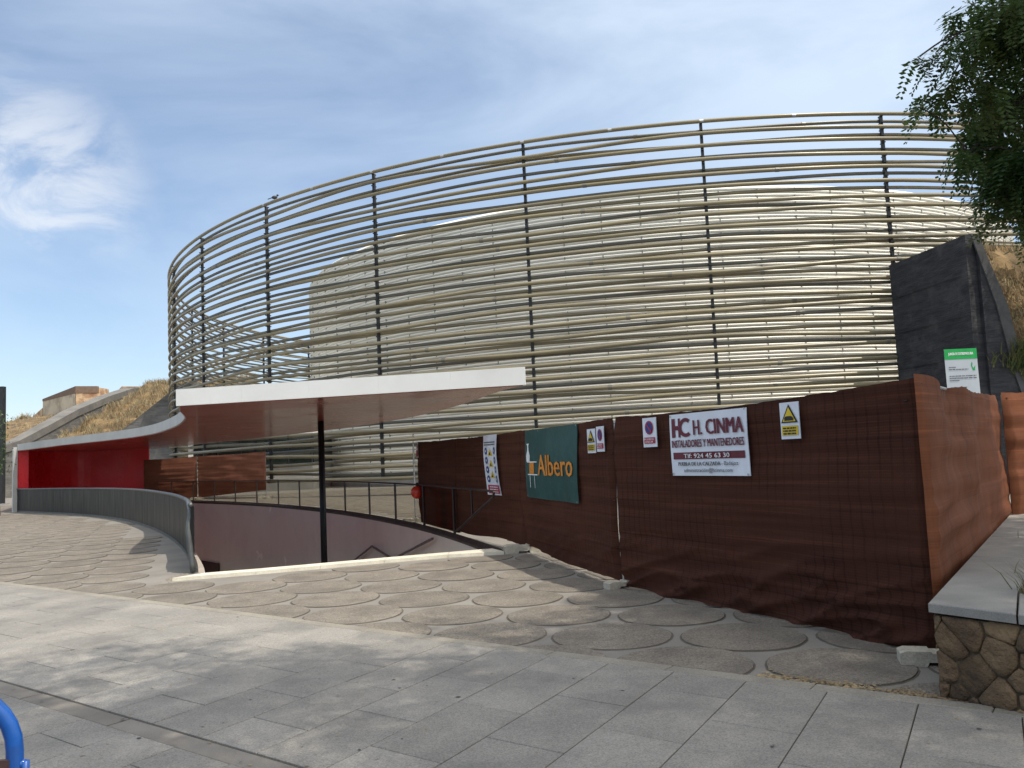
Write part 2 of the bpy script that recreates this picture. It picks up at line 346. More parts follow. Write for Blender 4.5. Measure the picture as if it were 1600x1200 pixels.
def cells(v_hi, v_lo, k0, k1, par0):
    for k in range(k0, k1):
        u0, u1 = 9.51 + .517*k, 9.51 + .517*(k+1)
        ph = -.14 if (k % 2 == 0) else -.14 + .42
        vs = [v_hi]; v = ph
        while v > v_lo + .05:
            if v < v_hi - .05: vs.append(v)
            v -= .84
        vs.append(v_lo)
        for a, b in zip(vs[:-1], vs[1:]):
            yield [P3(u0 - .1*b, b, 0), P3(u1 - .1*b, b, 0), P3(u1 - .1*a, a, 0), P3(u0 - .1*a, a, 0)]
for cs in cells(-.14, -2.63, -26, 12, 0): slab('paving_slab', cs, .016, m_granite, pave)
for cs in cells(-2.80, -5.2, -16, 10, 1): slab('paving_slab', cs, .016, m_granite, pave)
u = -5.
while u < 16:
    L = rnd.choice((.9, 1.2, 1.9)); slab('channel_stone', [P3(u, -2.80, 0), P3(u+L, -2.80, 0), P3(u+L, -2.63, 0), P3(u, -2.63, 0)], .009, m_drain, pave, j=.009); u += L
u = -8.
while u < 16:
    L = 1.0; slab('edging_stone', [P3(u, -.14, 0), P3(u+L, -.14, 0), P3(u+L, .0, 0), P3(u, .0, 0)], .017, m_band, pave, j=.003, bev=.008); u += L

# round paving discs on a skewed hexagonal lattice
def clip(poly, n, d):   # keep n.p >= d
    o = []
    for i in range(len(poly)):
        a, b = poly[i], poly[(i+1) % len(poly)]; da = a[0]*n[0]+a[1]*n[1]-d; db = b[0]*n[0]+b[1]*n[1]-d
        if da >= 0: o.append(a)
        if (da >= 0) != (db >= 0): t = da/(da-db); o.append((a[0]+(b[0]-a[0])*t, a[1]+(b[1]-a[1])*t))
    return o
def inside(p, poly):
    c = False; x, y = p
    for i in range(len(poly)):
        (x1, y1), (x2, y2) = poly[i], poly[i-1]
        if (y1 > y) != (y2 > y) and x < (x2-x1)*(y-y1)/(y2-y1)+x1: c = not c
    return c
def near_pit(c, r):
    if inside(c, PIT) : return True
    for k in range(10):
        if inside((c[0]+r*math.cos(k*.628), c[1]+r*math.sin(k*.628)), PIT + []): return True
    return False
KERB = [(-4.98, 11.66), (-.1, 13.06)]
discs = []
for i in range(-60, 60):
    for jx in range(-30, 60):
        c = (.35 + 1.042*i - .40*jx, 8.08 - .25*i + .995*jx)
        if c[0] < -30 or c[0] > 9 or c[1] > 46 or c[1] < -6: continue
        q = Vector((*c, 0)) - PO
        if q.dot(pv) < -.45: continue
        if abs(c[0])*1.0 > .68*c[1] + 3.5: continue
        if near_pit(c, .5): 
            continue
        poly = []; s0 = rnd.random()*6; rr0 = rnd.uniform(-.012, .008)
        for a in range(28):
            t = a*2*PI/28; r = .512 + rr0 + .007*math.sin(3*t+s0) + .004*math.sin(7*t+s0*2) + rnd.uniform(-.002, .002)
            poly.append((c[0]+r*math.cos(t), c[1]+r*math.sin(t)))
        poly = clip(poly, (pv.x, pv.y), PO.dot(pv) + .012)
        # keep clear of the pale coping
        nn = Vector((KERB[1][1]-KERB[0][1], -(KERB[1][0]-KERB[0][0]))).normalized()
        if -5.3 < c[0] < .4 and c[1] < 13.6: poly = clip(poly, (nn.x, nn.y), Vector(KERB[0]).dot(nn) + .02)
        if len(poly) > 2: discs.append((c, poly))
discs.sort(key=lambda d: d[0][0]**2 + d[0][1]**2)
def disc_geo(mb, poly, z1=.0085):
    n = len(poly); cx = sum(p[0] for p in poly)/n; cy = sum(p[1] for p in poly)/n
    V = [(x, y, 0.0012) for x, y in poly] + [(cx+(x-cx)*.972, cy+(y-cy)*.972, .0018) for x, y in poly] + [(cx+(x-cx)*.966, cy+(y-cy)*.966, z1) for x, y in poly]
    mb.add(V, [tuple(range(2*n, 3*n))] + [(a+i, a+(i+1) % n, a+(i+1) % n+n, a+i+n) for a in (0, n) for i in range(n)])
m_dedge = M('disc_groove', (.075, .064, .052), (.11, .094, .077), 3, .95)
for c, poly in discs[:290]:
    mb = MB(); disc_geo(mb, poly, .0085 + rnd.uniform(-.002, .002)); o = mb.make('paving_disc', m_disc, ground); o.data.materials.append(m_dedge)
    for p_ in o.data.polygons[1:]: p_.material_index = 1
mb = MB()
for c, poly in discs[290:]: disc_geo(mb, poly[::2])
mb.make('far_paving_discs', m_disc, ground, kind='stuff')

# ------------------------------------------------------------------ pit, curb
ramp = thing('sunken_entrance', 'sunken entrance well with glossy mauve curved wall below the plaza railing', 'entrance well', (-4, 14, -3.6))
n = len(PIT)
MB().prism(PIT, -3.75, -3.6).make('well_floor', m_pitfloor, ramp)
railxy = xy(railp)
fixn(MB().wallpoly(railxy, -3.6, -.02, -.25).make('curved_wall', m_pit, ramp, smooth=False))
fixn(MB().wallpoly(xy(parp)[::-1], -3.6, -.03, -.2).make('retaining_wall', m_pit, ramp))
fixn(MB().wallpoly(CURBI[::-1], -3.6, -.03, .2).make('front_wall', m_conc, ramp))
# dark low doorway at the foot of the curved wall
def along(path, d):
    for a, b in zip(path[:-1], path[1:]):
        l = (b-a).length
        if d <= l: return a + (b-a)*(d/l), (b-a).normalized()
        d -= l
    return path[-1], (path[-1]-path[-2]).normalized()
dpts = []
for i in range(5):
    p, t = along(railp, 27.6 + i*.75); dpts.append((p.x + -t.y*.03, p.y + t.x*.03))
fixn(MB().wallpoly(dpts, -3.6, -2.72, .04).make('low_dark_door', M('door_brown', (.05, .028, .028), None, 3, .5), ramp))
hr = []
for d, z in ((12.6, -1.5), (10.2, -.77), (8.2, -.93), (4.6, -.14)):
    p, t = along(railp, d); hr.append((p.x - t.y*.1, p.y + t.x*.1, z))
MB().tube(hr, .03, 6).make('reflection_bar', M('reflection_brown', (.16, .115, .11), None, 3, .4), ramp)  # dark bar added in place of the railing's reflection in the glossy wall

curb = thing('coping_kerb', 'pale stone coping along the near edge of the sunken entrance', 'kerb', (-3, 12.4, 0))
for i in range(len(CURBO)-1):
    a, b, c, d = CURBO[i], CURBO[i+1], CURBI[i+1], CURBI[i]
    g = .006 if i else 0
    mbb = MB().hexa([(a[0]+g, a[1], -.02), (b[0], b[1], -.02), (c[0], c[1], -.02), (d[0]+g, d[1], -.02), (a[0]+g, a[1]+.01, .05), (b[0], b[1]+.01, .05), (c[0], c[1], .05), (d[0]+g, d[1], .05)])
    mbb.make('coping_stone', m_curb, curb)

# ------------------------------------------------------------------ balustrade on the plaza side
bal = thing('glazed_railing', 'long dark railing with glass infill curving along the far rim of the sunken entrance', 'railing', (-6.6, 27.75, 0))
off = [p + Vector((0, 0, 0)) for p in railp]
mb = MB().tube([(p.x, p.y, .0) for p in off], .075, 4); mb.make('base_beam', m_rail, bal)
posts = smooth_path(RAIL[1:], 2.52)
top0 = along(railp, .25)[0]
mb = MB().tube([(top0.x, top0.y, .98)] + [(p.x, p.y, .97) for p in smooth_path(RAIL[1:], 1.0)], .022, 6); mb.make('top_rail', m_rail, bal)
for p in posts: MB().tube([(p.x, p.y, .05), (p.x, p.y, .96)], .028, 4).make('baluster', m_rail, bal)
p1 = along(railp, 3.1)[0]; p2 = along(railp, 1.75)[0]
MB().tube([(top0.x, top0.y, .98), (top0.x-.02, top0.y+.1, .88), (p1.x, p1.y, .1)], .022, 6).make('sloping_end_bar', m_rail, bal)
MB().tube([(p2.x, p2.y, .49), (p2.x, p2.y, .97)], .02, 4).make('baluster', m_rail, bal)
for a, b in zip(posts[:-1], posts[1:]):
    t = (b-a).normalized(); a2 = a + t*.05; b2 = b - t*.05; nn = Vector((-t.y, t.x, 0))*.008
    MB().hexa([(q.x, q.y, z) for z in (.09, .93) for q in (a2-nn, b2-nn, b2+nn, a2+nn)]).make('glass_pane', m_pane, bal)

# ------------------------------------------------------------------ solid parapet on the left
par = thing('metal_parapet', 'dark grey curved metal parapet on the left rim of the sunken entrance', 'parapet', (-12.35, 26.1, 0))
pp = smooth_path(PAR, 1.15)
for i in range(len(pp)-1):
    seg = [pp[i].lerp(pp[i+1], f) for f in (0.006, .994)]
    fixn(MB().wallpoly(xy(seg), .07, 1.0, .05).make('cladding_panel', m_parapet, par))
MB().tube([(p.x, p.y, 1.02) for p in parp], .035, 8).make('top_rail', m_railm, par, smooth=True)
fixn(MB().wallpoly(xy(parp), .0, .065, .10).make('base_kerb', m_railm, par))
e = parp[-1]
bend = smooth_path([(e.x-.55, e.y+1.3, 1.02), (e.x-.2, e.y+.45, 1.02), (e.x-.05, e.y+.14, .90), (e.x-.05, e.y+.04, .68), (e.x-.02, e.y-.0, .45), (e.x+.05, e.y-.05, .02)], .12)
MB().tube(bend, .042, 8).make('curled_end_rail', m_railm, par, smooth=True)

# ------------------------------------------------------------------ canopy and red tunnel
can = thing('entrance_canopy', 'white edged canopy with glossy red underside sweeping from the red tunnel to a black column', 'canopy', (-5.27, 22.33, 0))
LEFT = [(-22.38, 36.83), (-18.43, 32.88), (-14.41, 29.29), (-12.58, 27.4), (-10.93, 25.14), (-9.07, 21.93), (-7.84, 19.4), (-7.34, 18.2), (-6.75, 16.5), (-6.17, 15.04)]
BACK = [(.21, 13.83), (-.24, 14.99), (-.86, 17.3), (-1.59, 19.6), (-2.65, 22.35), (-3.99, 25.0), (-5.42, 27.4), (-6.98, 29.55), (-9.5, 32.75), (-13.08, 36.9), (-15.59, 39.6), (-18.9, 43.2)]
lp = xy(smooth_path(LEFT[:-1], .5))[:-1] + [(-6.72, 16.4), (-6.17, 15.04)]
bp = xy(smooth_path(BACK, .5))
outl = lp + bp + [(-22.4, 42.8), (-24.5, 41.1)]
slabc = MB().prism(outl, 2.745, 3.03).make('roof_slab', m_edge, can)
def inset(poly, d):
    n = len(poly); A = sum(poly[i][0]*poly[(i+1) % n][1] - poly[(i+1) % n][0]*poly[i][1] for i in range(n)); s = 1 if A > 0 else -1; o = []
    for i in range(n):
        a = Vector(poly[i-1]); b = Vector(poly[i]); c = Vector(poly[(i+1) % n]); t = ((b-a).normalized() + (c-b).normalized()); t = t.normalized() if t.length > 1e-6 else (b-a).normalized()
        o.append((b.x - t.y*d*s, b.y + t.x*d*s))
    return o
MB().prism(inset(outl, .03), 2.725, 2.742).make('soffit', m_soffit, can)
fa, fb, fc, fd = Vector((-6.19, 14.98)), Vector((.23, 13.77)), Vector((.235, 13.83)), Vector((-6.17, 15.035))
for i in range(5):
    f0, f1 = i/5 + (0.00015 if i else 0), (i+1)/5 - (.00015 if i < 4 else 0); q = [fa.lerp(fb, f0), fa.lerp(fb, f1), fd.lerp(fc, f1), fd.lerp(fc, f0)]; dz = 0
    MB().hexa([(p.x, p.y, z) for z in (2.735, 3.04 + dz) for p in q]).make('fascia_panel', m_white, can)
MB().tube([(-5.27, 22.33, -3.6), (-5.27, 22.33, 2.72)], .085, 20).make('column', m_black, can, smooth=True)
# tunnel walls
tun = [(-22.42, 36.90), (-22.05, 37.12), (-23.0, 39.0), (-24.0, 41.0), (-23.8, 42.0), (-22.4, 42.55), (-20.8, 42.9), (-19.25, 43.05)]
tun2 = tun[:2] + xy(smooth_path([(-22.05, 37.12), (-22.6, 38.6), (-22.9, 40.2), (-22.3, 41.7), (-20.9, 42.6), (-19.25, 43.05)], .3))
fixn(MB().wallpoly(tun2, -3.6, 2.722, .18).make('red_tunnel_wall', m_red, can, smooth=False))
MB().tube([(-22.5, 36.84, 0), (-22.5, 36.84, 2.9)], .12, 4).make('end_frame', m_edge, can)

# ------------------------------------------------------------------ the ring of tubes
CX, CY, RR = 11.53, 69.543, 37.5
PH0 = -.8761; NP = 32
ring = thing('louvred_ring', 'huge circular screen of beige horizontal tubes on thin dark posts around the drum', 'building', (CX, CY, 0))
def rp(phi, z, r=RR): return (CX + r*math.sin(phi), CY - r*math.cos(phi), z)
ZB, ZT = .78, 14.66
NT = 51; NSEG = 256
rng_ = np.random.RandomState(5)
NK = NP
base = np.linspace(ZB, ZT, NT); KN = []
for k in range(NT):
    amp = .125 if 0 < k < NT-1 else .03
    kn = rng_.uniform(-amp, amp, NK); KN.append(kn)
    outer_ = (k % 2 == 0)
    radk = RR + (.10 if outer_ else -.14)
    V = np.zeros((NSEG, 8, 3)); tr = .086 if outer_ else .074
    for i in range(NSEG):
        ph = 2*PI*i/NSEG; q = (ph - PH0)/(2*PI)*NK; a = int(math.floor(q)); f = q - a; f = f*f*(3-2*f)
        z = base[k] + kn[a % NK]*(1-f) + kn[(a+1) % NK]*f
        if k == NT-1: z = ZT
        ang = np.arange(8)*2*PI/8
        r_ = radk + tr*np.cos(ang)
        V[i, :, 0] = CX + r_*math.sin(ph); V[i, :, 1] = CY - r_*math.cos(ph); V[i, :, 2] = z + tr*np.sin(ang)
    I, J = np.meshgrid(np.arange(NSEG), np.arange(8), indexing='ij')
    Fq = np.stack([I*8+J, ((I+1) % NSEG)*8+J, ((I+1) % NSEG)*8+(J+1) % 8, I*8+(J+1) % 8], -1).reshape(-1, 4)
    obj('ring_tube', V.reshape(-1, 3), Fq, m_tube if outer_ else (m_tube2 if k % 4 == 1 else m_tube), ring, smooth=True)
for j in range(NP):
    ph = PH0 + 2*PI*j/NP; rd = (math.sin(ph), -math.cos(ph)); c = rp(ph, 0, RR - .03)
    z0 = .72 if j not in (5, 6) else .0
    mb = MB().box((c[0], c[1], (z0+ZT-.05)/2), (.13, .11, ZT-.05-z0), ax=rd)
    for k in range(NT): 
        q = rp(ph, base[k] - .07, RR - .02); mb.box(q, (.30, .08, .04), ax=rd)
    mb.make('post', m_steel, ring)
mb = MB(); rs_ = random.Random(8)
for k in range(1, NT-1):
    for j in range(0, NP, 2):
        if rs_.random() < .45: continue
        ph = PH0 + 2*PI*(j + rs_.uniform(.1, 1.9))/NP
        q = (ph - PH0)/(2*PI)*NK; aa = int(math.floor(q)); f = q - aa; f = f*f*(3-2*f); z = base[k] + KN[k][aa % NK]*(1-f) + KN[k][(aa+1) % NK]*f
        ro = RR + (.10 if k % 2 == 0 else -.14); mb.tube([rp(ph-.0022, z, ro), rp(ph+.0022, z, ro)], .097 if k % 2 == 0 else .084, 8)
mb.make('tube_sleeves', m_tube2, ring, kind='stuff')
for j in (1, 2, 3, 4):        # couplings on the top tube
    for q in (.0, .5):
        ph = PH0 + 2*PI*(j+q)/NP; mb = MB().tube([rp(ph-.0025, ZT, RR+.10), rp(ph+.0025, ZT, RR+.10)], .084, 8); mb.make('tube_coupling', m_galv, ring)

# ------------------------------------------------------------------ inner drum
DX, DY, DR, DH = CX - .25, CY, 27.5, 15.15
drum = thing('white_drum_hall', 'round hall clad in white horizontal ribs standing inside the tube ring', 'building', (DX, DY, 0))
NR = 78; prof = []
z0 = .62; hh = (DH - .10 - z0)/NR
for k in range(NR):
    zb = z0 + k*hh
    for f, a in ((0.0, -.03), (.16, .075), (.5, .12), (.84, .075)): prof.append((DR + a, zb + f*hh))
prof += [(DR, DH-.10), (DR-.06, DH-.03), (DR-.3, DH), (DR-2.0, DH+.02)]
NS = 288; prof = np.array(prof); a = np.arange(NS)*2*PI/NS
V = np.stack([DX + prof[None, :, 0]*np.sin(a)[:, None], DY - prof[None, :, 0]*np.cos(a)[:, None], np.repeat(prof[None, :, 1], NS, 0)], -1)
K = len(prof); I, J = np.meshgrid(np.arange(NS), np.arange(K-1), indexing='ij')
Fq = np.stack([I*K+J, ((I+1) % NS)*K+J, ((I+1) % NS)*K+J+1, I*K+J+1], -1).reshape(-1, 4)
obj('ribbed_cladding', V.reshape(-1, 3), Fq, m_drum, drum, smooth=False, kind='stuff')
mb = MB(); mb.prism([(DX + (DR-1.9)*math.sin(t), DY - (DR-1.9)*math.cos(t)) for t in np.linspace(0, 2*PI, 96, endpoint=False)], DH-.5, DH+.01); mb.make('roof', m_conc, drum)
mb = MB(); mb.prism([(DX + (DR+.35)*math.sin(t), DY - (DR+.35)*math.cos(t)) for t in np.linspace(0, 2*PI, 160, endpoint=False)], 0, .58); mb.make('plinth', m_conc, drum)
for s in range(84):
    ph = s*2*PI/84
    if not (-1.45 < (ph + PI) % (2*PI) - PI < 1.3): continue
    mb = MB(); dz = (s % 3)*.05
    for zz in np.arange(z0 + .1 + dz, DH-.2, hh*2):
        c = (DX + (DR+.085)*math.sin(ph), DY - (DR+.085)*math.cos(ph), zz); mb.box(c, (.09, .045, hh*.8), ax=(math.sin(ph), -math.cos(ph)))
    mb.make('cladding_clips', m_clip, drum, kind='stuff')

# entrance pavilion between ring and drum
pav = thing('foyer_pavilion', 'low foyer with white roof edge and dark glazing seen behind the ring', 'building', (-16, 52, 0))
def bx(name, x0, x1, y0, y1, z0, z1, mat, par, **k): return MB().hexa([(x0, y0, z0), (x1, y0, z0), (x1, y1, z0), (x0, y1, z0), (x0, y0, z1), (x1, y0, z1), (x1, y1, z1), (x0, y1, z1)]).make(name, mat, par, **k)
bx('roof', -21.5, -12.2, 49.7, 60, 3.3, 3.72, m_white, pav)
bx('lower_wall', -19.6, -12.35, 50.1, 59, 0, 1.62, m_conc, pav)
for i in range(5): bx('window', -19.5+i*1.43, -18.12+i*1.43, 50.0, 50.06, 1.64, 3.28, m_dglass, pav)
for i in range(6): bx('mullion', -19.57+i*1.43, -19.5+i*1.43+.0, 49.95, 50.08, 1.63, 3.29, m_steel, pav)
bx('corner_pier', -19.9, -19.62, 49.9, 50.2, 0, 3.29, m_white, pav)
bx('rear_wall', -19.6, -12.35, 50.3, 59, 1.63, 3.29, m_dglass, pav)

# ------------------------------------------------------------------ dark concrete wall and bank on the right
rw = thing('dark_concrete_abutment', 'dark board marked concrete abutment where the tube ring ends on the right', 'wall', (16, 28, 0))
mb = MB(); mb.hexa([(15.22, 32.1, -.1), (15.60, 27.5, -.1), (16.5, 27.5, -.1), (16.5, 33, -.1), (15.22, 32.1, 8.38), (15.72, 27.5, 8.36), (16.4, 27.7, 8.36), (16.3, 33, 8.38)])
fixn(mb.make('side_wall', m_dconc, rw))
mb = MB().quadpoly([(16.05, 27.45, -.1), (24, 27.45, -.1), (24, 27.45, 1.0), (17.75, 27.45, 2.0), (17.27, 27.45, 3.54), (16.86, 27.45, 6.0), (16.1, 27.45, 8.30)], (0, .45, 0))
fixn(mb.make('end_wall', m_dconc, rw))
mb = MB().quadpoly([(17.75, 27.38, 1.95), (17.27, 27.38, 3.5), (16.86, 27.38, 5.96), (16.1, 27.38, 8.33), (15.86, 27.38, 8.36), (16.5, 27.38, 5.9), (16.9, 27.38, 3.5), (17.3, 27.38, 1.9)], (0, .06, 0))
fixn(mb.make('sloping_coping', M('light_edge_concrete', (.10, .098, .098), (.06, .06, .062), 2, .85, .02, 4), rw))
for zz in (1.4, 2.8, 4.2, 5.6, 7.0):   # formwork joints
    MB().hexa([(15.20+.0, 32.1, zz), (15.60, 27.48, zz), (15.62, 27.48, zz), (15.24, 32.1, zz), (15.20, 32.1, zz+.025), (15.60, 27.48, zz+.025), (15.62, 27.48, zz+.025), (15.24, 32.1, zz+.025)]).make('formwork_ridge', m_dconc, rw)

def blades(name, pts, h, wd, mat, parent=None, lean=.5, seed=1, **k):
    r = np.random.RandomState(seed); P = np.asarray(pts, float); n = len(P); a = r.uniform(0, 2*PI, n); H = h*r.uniform(.5, 1.3, n); W = wd*r.uniform(.6, 1.4, n)
    side = np.stack([np.cos(a), np.sin(a), 0*a], 1)*W[:, None]/2; b = r.uniform(0, 2*PI, n); ln = np.stack([np.cos(b), np.sin(b), 0*b], 1)*(lean*H*r.uniform(.2, 1, n))[:, None]
    up = np.stack([0*a, 0*a, H], 1)
    V = np.stack([P-side, P+side, P+ln*.4+up*.6+side*.6, P+ln*.4+up*.6-side*.6, P+ln+up], 1)
    idx = np.arange(n)*5; Fq = np.stack([idx, idx+1, idx+2, idx+3], 1); Ft = np.stack([idx+3, idx+2, idx+4, idx+4], 1)
    return obj(name, V.reshape(-1, 3), [tuple(q) for q in Fq.tolist()] + [tuple(q[:3]) for q in Ft.tolist()], mat, parent, **k)
def bank(name, label, A, B, C, D, nu, nv, step, amp, nbl, seed, bh=.35, dens=None):
    """surface from front edge A->B up to back edge C->D (A under C), terraced"""
    A, B, C, D = map(Vector, (A, B, C, D)); V = []
    for j in range(nv+1):
        v = j/nv; vs = (math.floor(v*step) + min(1, (v*step % 1)*3.2 if (v*step % 1) < .31 else 1))/step if step else v
        for i in range(nu+1):
            u_ = i/nu; p = A.lerp(B, u_).lerp(C.lerp(D, u_), v); q = A.lerp(B, u_).lerp(C.lerp(D, u_), min(1, vs)); p.z = .35*p.z + .65*q.z
            e = min(1, u_*8, (1-u_)*8, v*8, (1-v)*8)
            p.z += amp*noise.noise(p*.9)*e + amp*.5*noise.noise(p*2.7)*e; p.y += amp*.5*noise.noise(p*1.3 + Vector((9, 0, 0)))*e
            V.append(p)
    Fc = [(j*(nu+1)+i, j*(nu+1)+i+1, (j+1)*(nu+1)+i+1, (j+1)*(nu+1)+i) for j in range(nv) for i in range(nu)]
    o = obj(name, V, Fc, m_earth, None, kind='structure', label=label)
    r = random.Random(seed); P = []
    for _ in range(nbl):
        uu, vv = r.random()*nu, r.random()*nv; i, j = int(uu), int(vv); fu, fv = uu-i, vv-j
        if noise.noise(V[j*(nu+1)+i]*.8 + Vector((3, 1, 0))) < -.12: continue
        a = V[j*(nu+1)+i].lerp(V[j*(nu+1)+i+1], fu).lerp(V[(j+1)*(nu+1)+i].lerp(V[(j+1)*(nu+1)+i+1], fu), fv); P.append(tuple(a))
    blades('dry_grass', P, bh, .05, m_straw, None, .8, seed, kind='stuff', label='dry straw coloured grass growing on the ' + name.replace('_', ' '))
    return V
bank('right_bank', 'steep earth bank behind the dark abutment on the right', (17.9, 27.9, 1.5), (30, 27.9, 1.5), (16.3, 29.5, 8.45), (30, 33, 8.7), 40, 40, 5, .5, 9000, 3)

# ------------------------------------------------------------------ left bastion, concrete wings, terraces
cw = thing('grey_concrete_wing_wall', 'long grey board marked concrete wing wall sloping up to the left of the ring', 'wall', (-37.8, 70.0, -0.63))
# face made of strips so that it bends with the ground plan
path = [(-33, 41.6), (-27.96, 44.0), (-27.33, 45.0), (-26.9, 47.3), (-26.76, 50.0), (-26.85, 54.0), (-27.01, 58.0), (-27.3, 60)]
path = [(x*1.4, y*1.4) for x, y in path]
tops = [1.57 + (t-1.57)*1.4 for t in (2.2, 3.17, 3.53, 4.5, 5.51, 6.6, 7.5, 7.7)]
fixn(MB().wallpoly(path, -.1, [t - .6 for t in tops], 1.1).make('wall_face', m_lconc, cw))
fixn(MB().wallpoly([(x+.08, y) for x, y in path], [t - .595 for t in tops], tops, 1.2).make('sloping_coping', m_lconc2, cw))
# second dark wing at the foot of the ring
w2 = thing('dark_sloping_wing', 'short dark concrete wing rising behind the curl of the canopy', 'wall', (-23.8, 60.2, -0.63))
mb = MB().quadpoly([(-31.5, 64.4, -0.77), (-24.5, 64.68, -0.77), (-25.06, 64.68, 8.47), (-26.32, 64.54, 8.33), (-31.5, 64.4, 4.41)], (.1, .5, 0)); fixn(mb.make('wall_face', m_lconc, w2))
bank('left_terraces', 'terraced earth slope of dry grass between the grey wing walls', (-36.82, 64.96, 3.71), (-24.5, 65.66, 3.85), (-37.66, 85.4, 10.57), (-26.6, 85.4, 10.71), 44, 44, 5, .5, 16000, 4, bh=.55)
bank('left_far_slope', 'dry grass slope in front of the old bastion', (-84.0, 81.2, 1.47), (-39.06, 64.4, 3.57), (-84.0, 110.6, 7.21), (-39.48, 98.0, 10.85), 36, 20, 0, .3, 5000, 6, bh=.4)
bs = thing('old_stone_bastion', 'old bastion wall with rendered left face and rubble stone right face on the skyline', 'bastion', (-56.0, 100.8, -0.63))
def vwall(pts, z0, th, name, mat, par):
    mb = MB()
    for (x0, y0, t0), (x1, y1, t1) in zip(pts[:-1], pts[1:]):
        mb.hexa([(x0, y0, z0), (x1, y1, z0), (x1, y1+th, z0), (x0, y0+th, z0), (x0, y0, t0), (x1, y1, t1), (x1, y1+th, t1), (x0, y0+th, t0)])
    return fixn(mb.make(name, mat, par))
vwall([(-59.77, 103.6, 11.2), (-51.1, 95.2, 11.73)], 3, 5, 'rendered_face', m_render, bs)
vwall([(-51.07, 95.2, 11.79), (-51.45, 100.8, 12.18)], 3, 3, 'return_edge', m_rough, bs)
mb = MB().quadpoly([(-51.03, 95.17, 3.57), (-48.86, 95.76, 3.57), (-48.86, 95.76, 11.66), (-51.03, 95.17, 11.76)], (-.1, 3, 0)); fixn(mb.make('rubble_face', m_rough, bs))
vwall([(-59.81, 103.56, 11.27), (-51.07, 95.13, 11.83), (-48.83, 95.7, 11.78)], 11.0, .45, 'brick_cap', M('brick_cap', (.22, .15, .11), None, 3, .9), bs)
b2 = thing('brick_bastion_stub', 'smaller reddish brick and stone wall stub right of the rendered bastion', 'bastion', (-47.6, 98.0, -0.63))
mb = MB().quadpoly([(-48.02, 97.86, 3.57), (-41.44, 98.42, 3.57), (-41.44, 98.42, 11.62), (-46.97, 97.86, 11.83), (-47.88, 97.86, 10.85)], (-.2, 3, 0)); fixn(mb.make('brick_face', m_rough, b2))
b3 = thing('low_rubble_wall', 'low rubble stone wall stepping down to the far left of the bastion', 'wall', (-67.2, 107.8, -0.63))
vwall([(-78.4, 114.8, 8.75), (-67.9, 109.2, 8.61), (-63.14, 106.4, 8.68), (-61.74, 105.0, 9.31), (-59.84, 103.63, 10.15)], 3, 1.2, 'rubble_face', m_rough, b3)
bush = []
r = random.Random(3)
for _ in range(500): bush.append((-63.4 + r.gauss(0, .5), 105.8 + r.gauss(0, .4), 8.5 + abs(r.gauss(0, .3))))
blades('dry_bush', bush, .65, .07, m_straw, None, 1.0, 9, label='small dry bush on top of the low rubble wall left of the bastion', cat='bush')

# far dark pylon and sapling on the left edge
py = thing('dark_pylon', 'tall dark slab pylon cut by the left edge of the photo', 'pylon', (-30.2, 48, 0))
bx('slab_body', -30.75, -30.05, 48, 48.3, 0.05, 6.93, m_steel, py); bx('foot_plate', -30.9, -29.9, 47.85, 48.45, 0, .05, m_galv, py)
sp = thing('young_street_tree', 'slender young tree with sparse green leaves at the far left edge', 'tree', (-21.3, 34, 0))
MB().tube([(-21.4, 34, 0), (-21.45, 34, .8), (-21.5, 34, 1.8), (-21.8, 34, 3.6)], [.05, .045, .035, .015], 6).make('trunk', m_bark, sp)
pts = [(-21.85 + r.gauss(0, .26), 34 + r.gauss(0, .4), r.uniform(1.7, 4.3)) for _ in range(1600)]
blades('crown', pts, .10, .06, m_leaf2, sp, 1.2, 12)

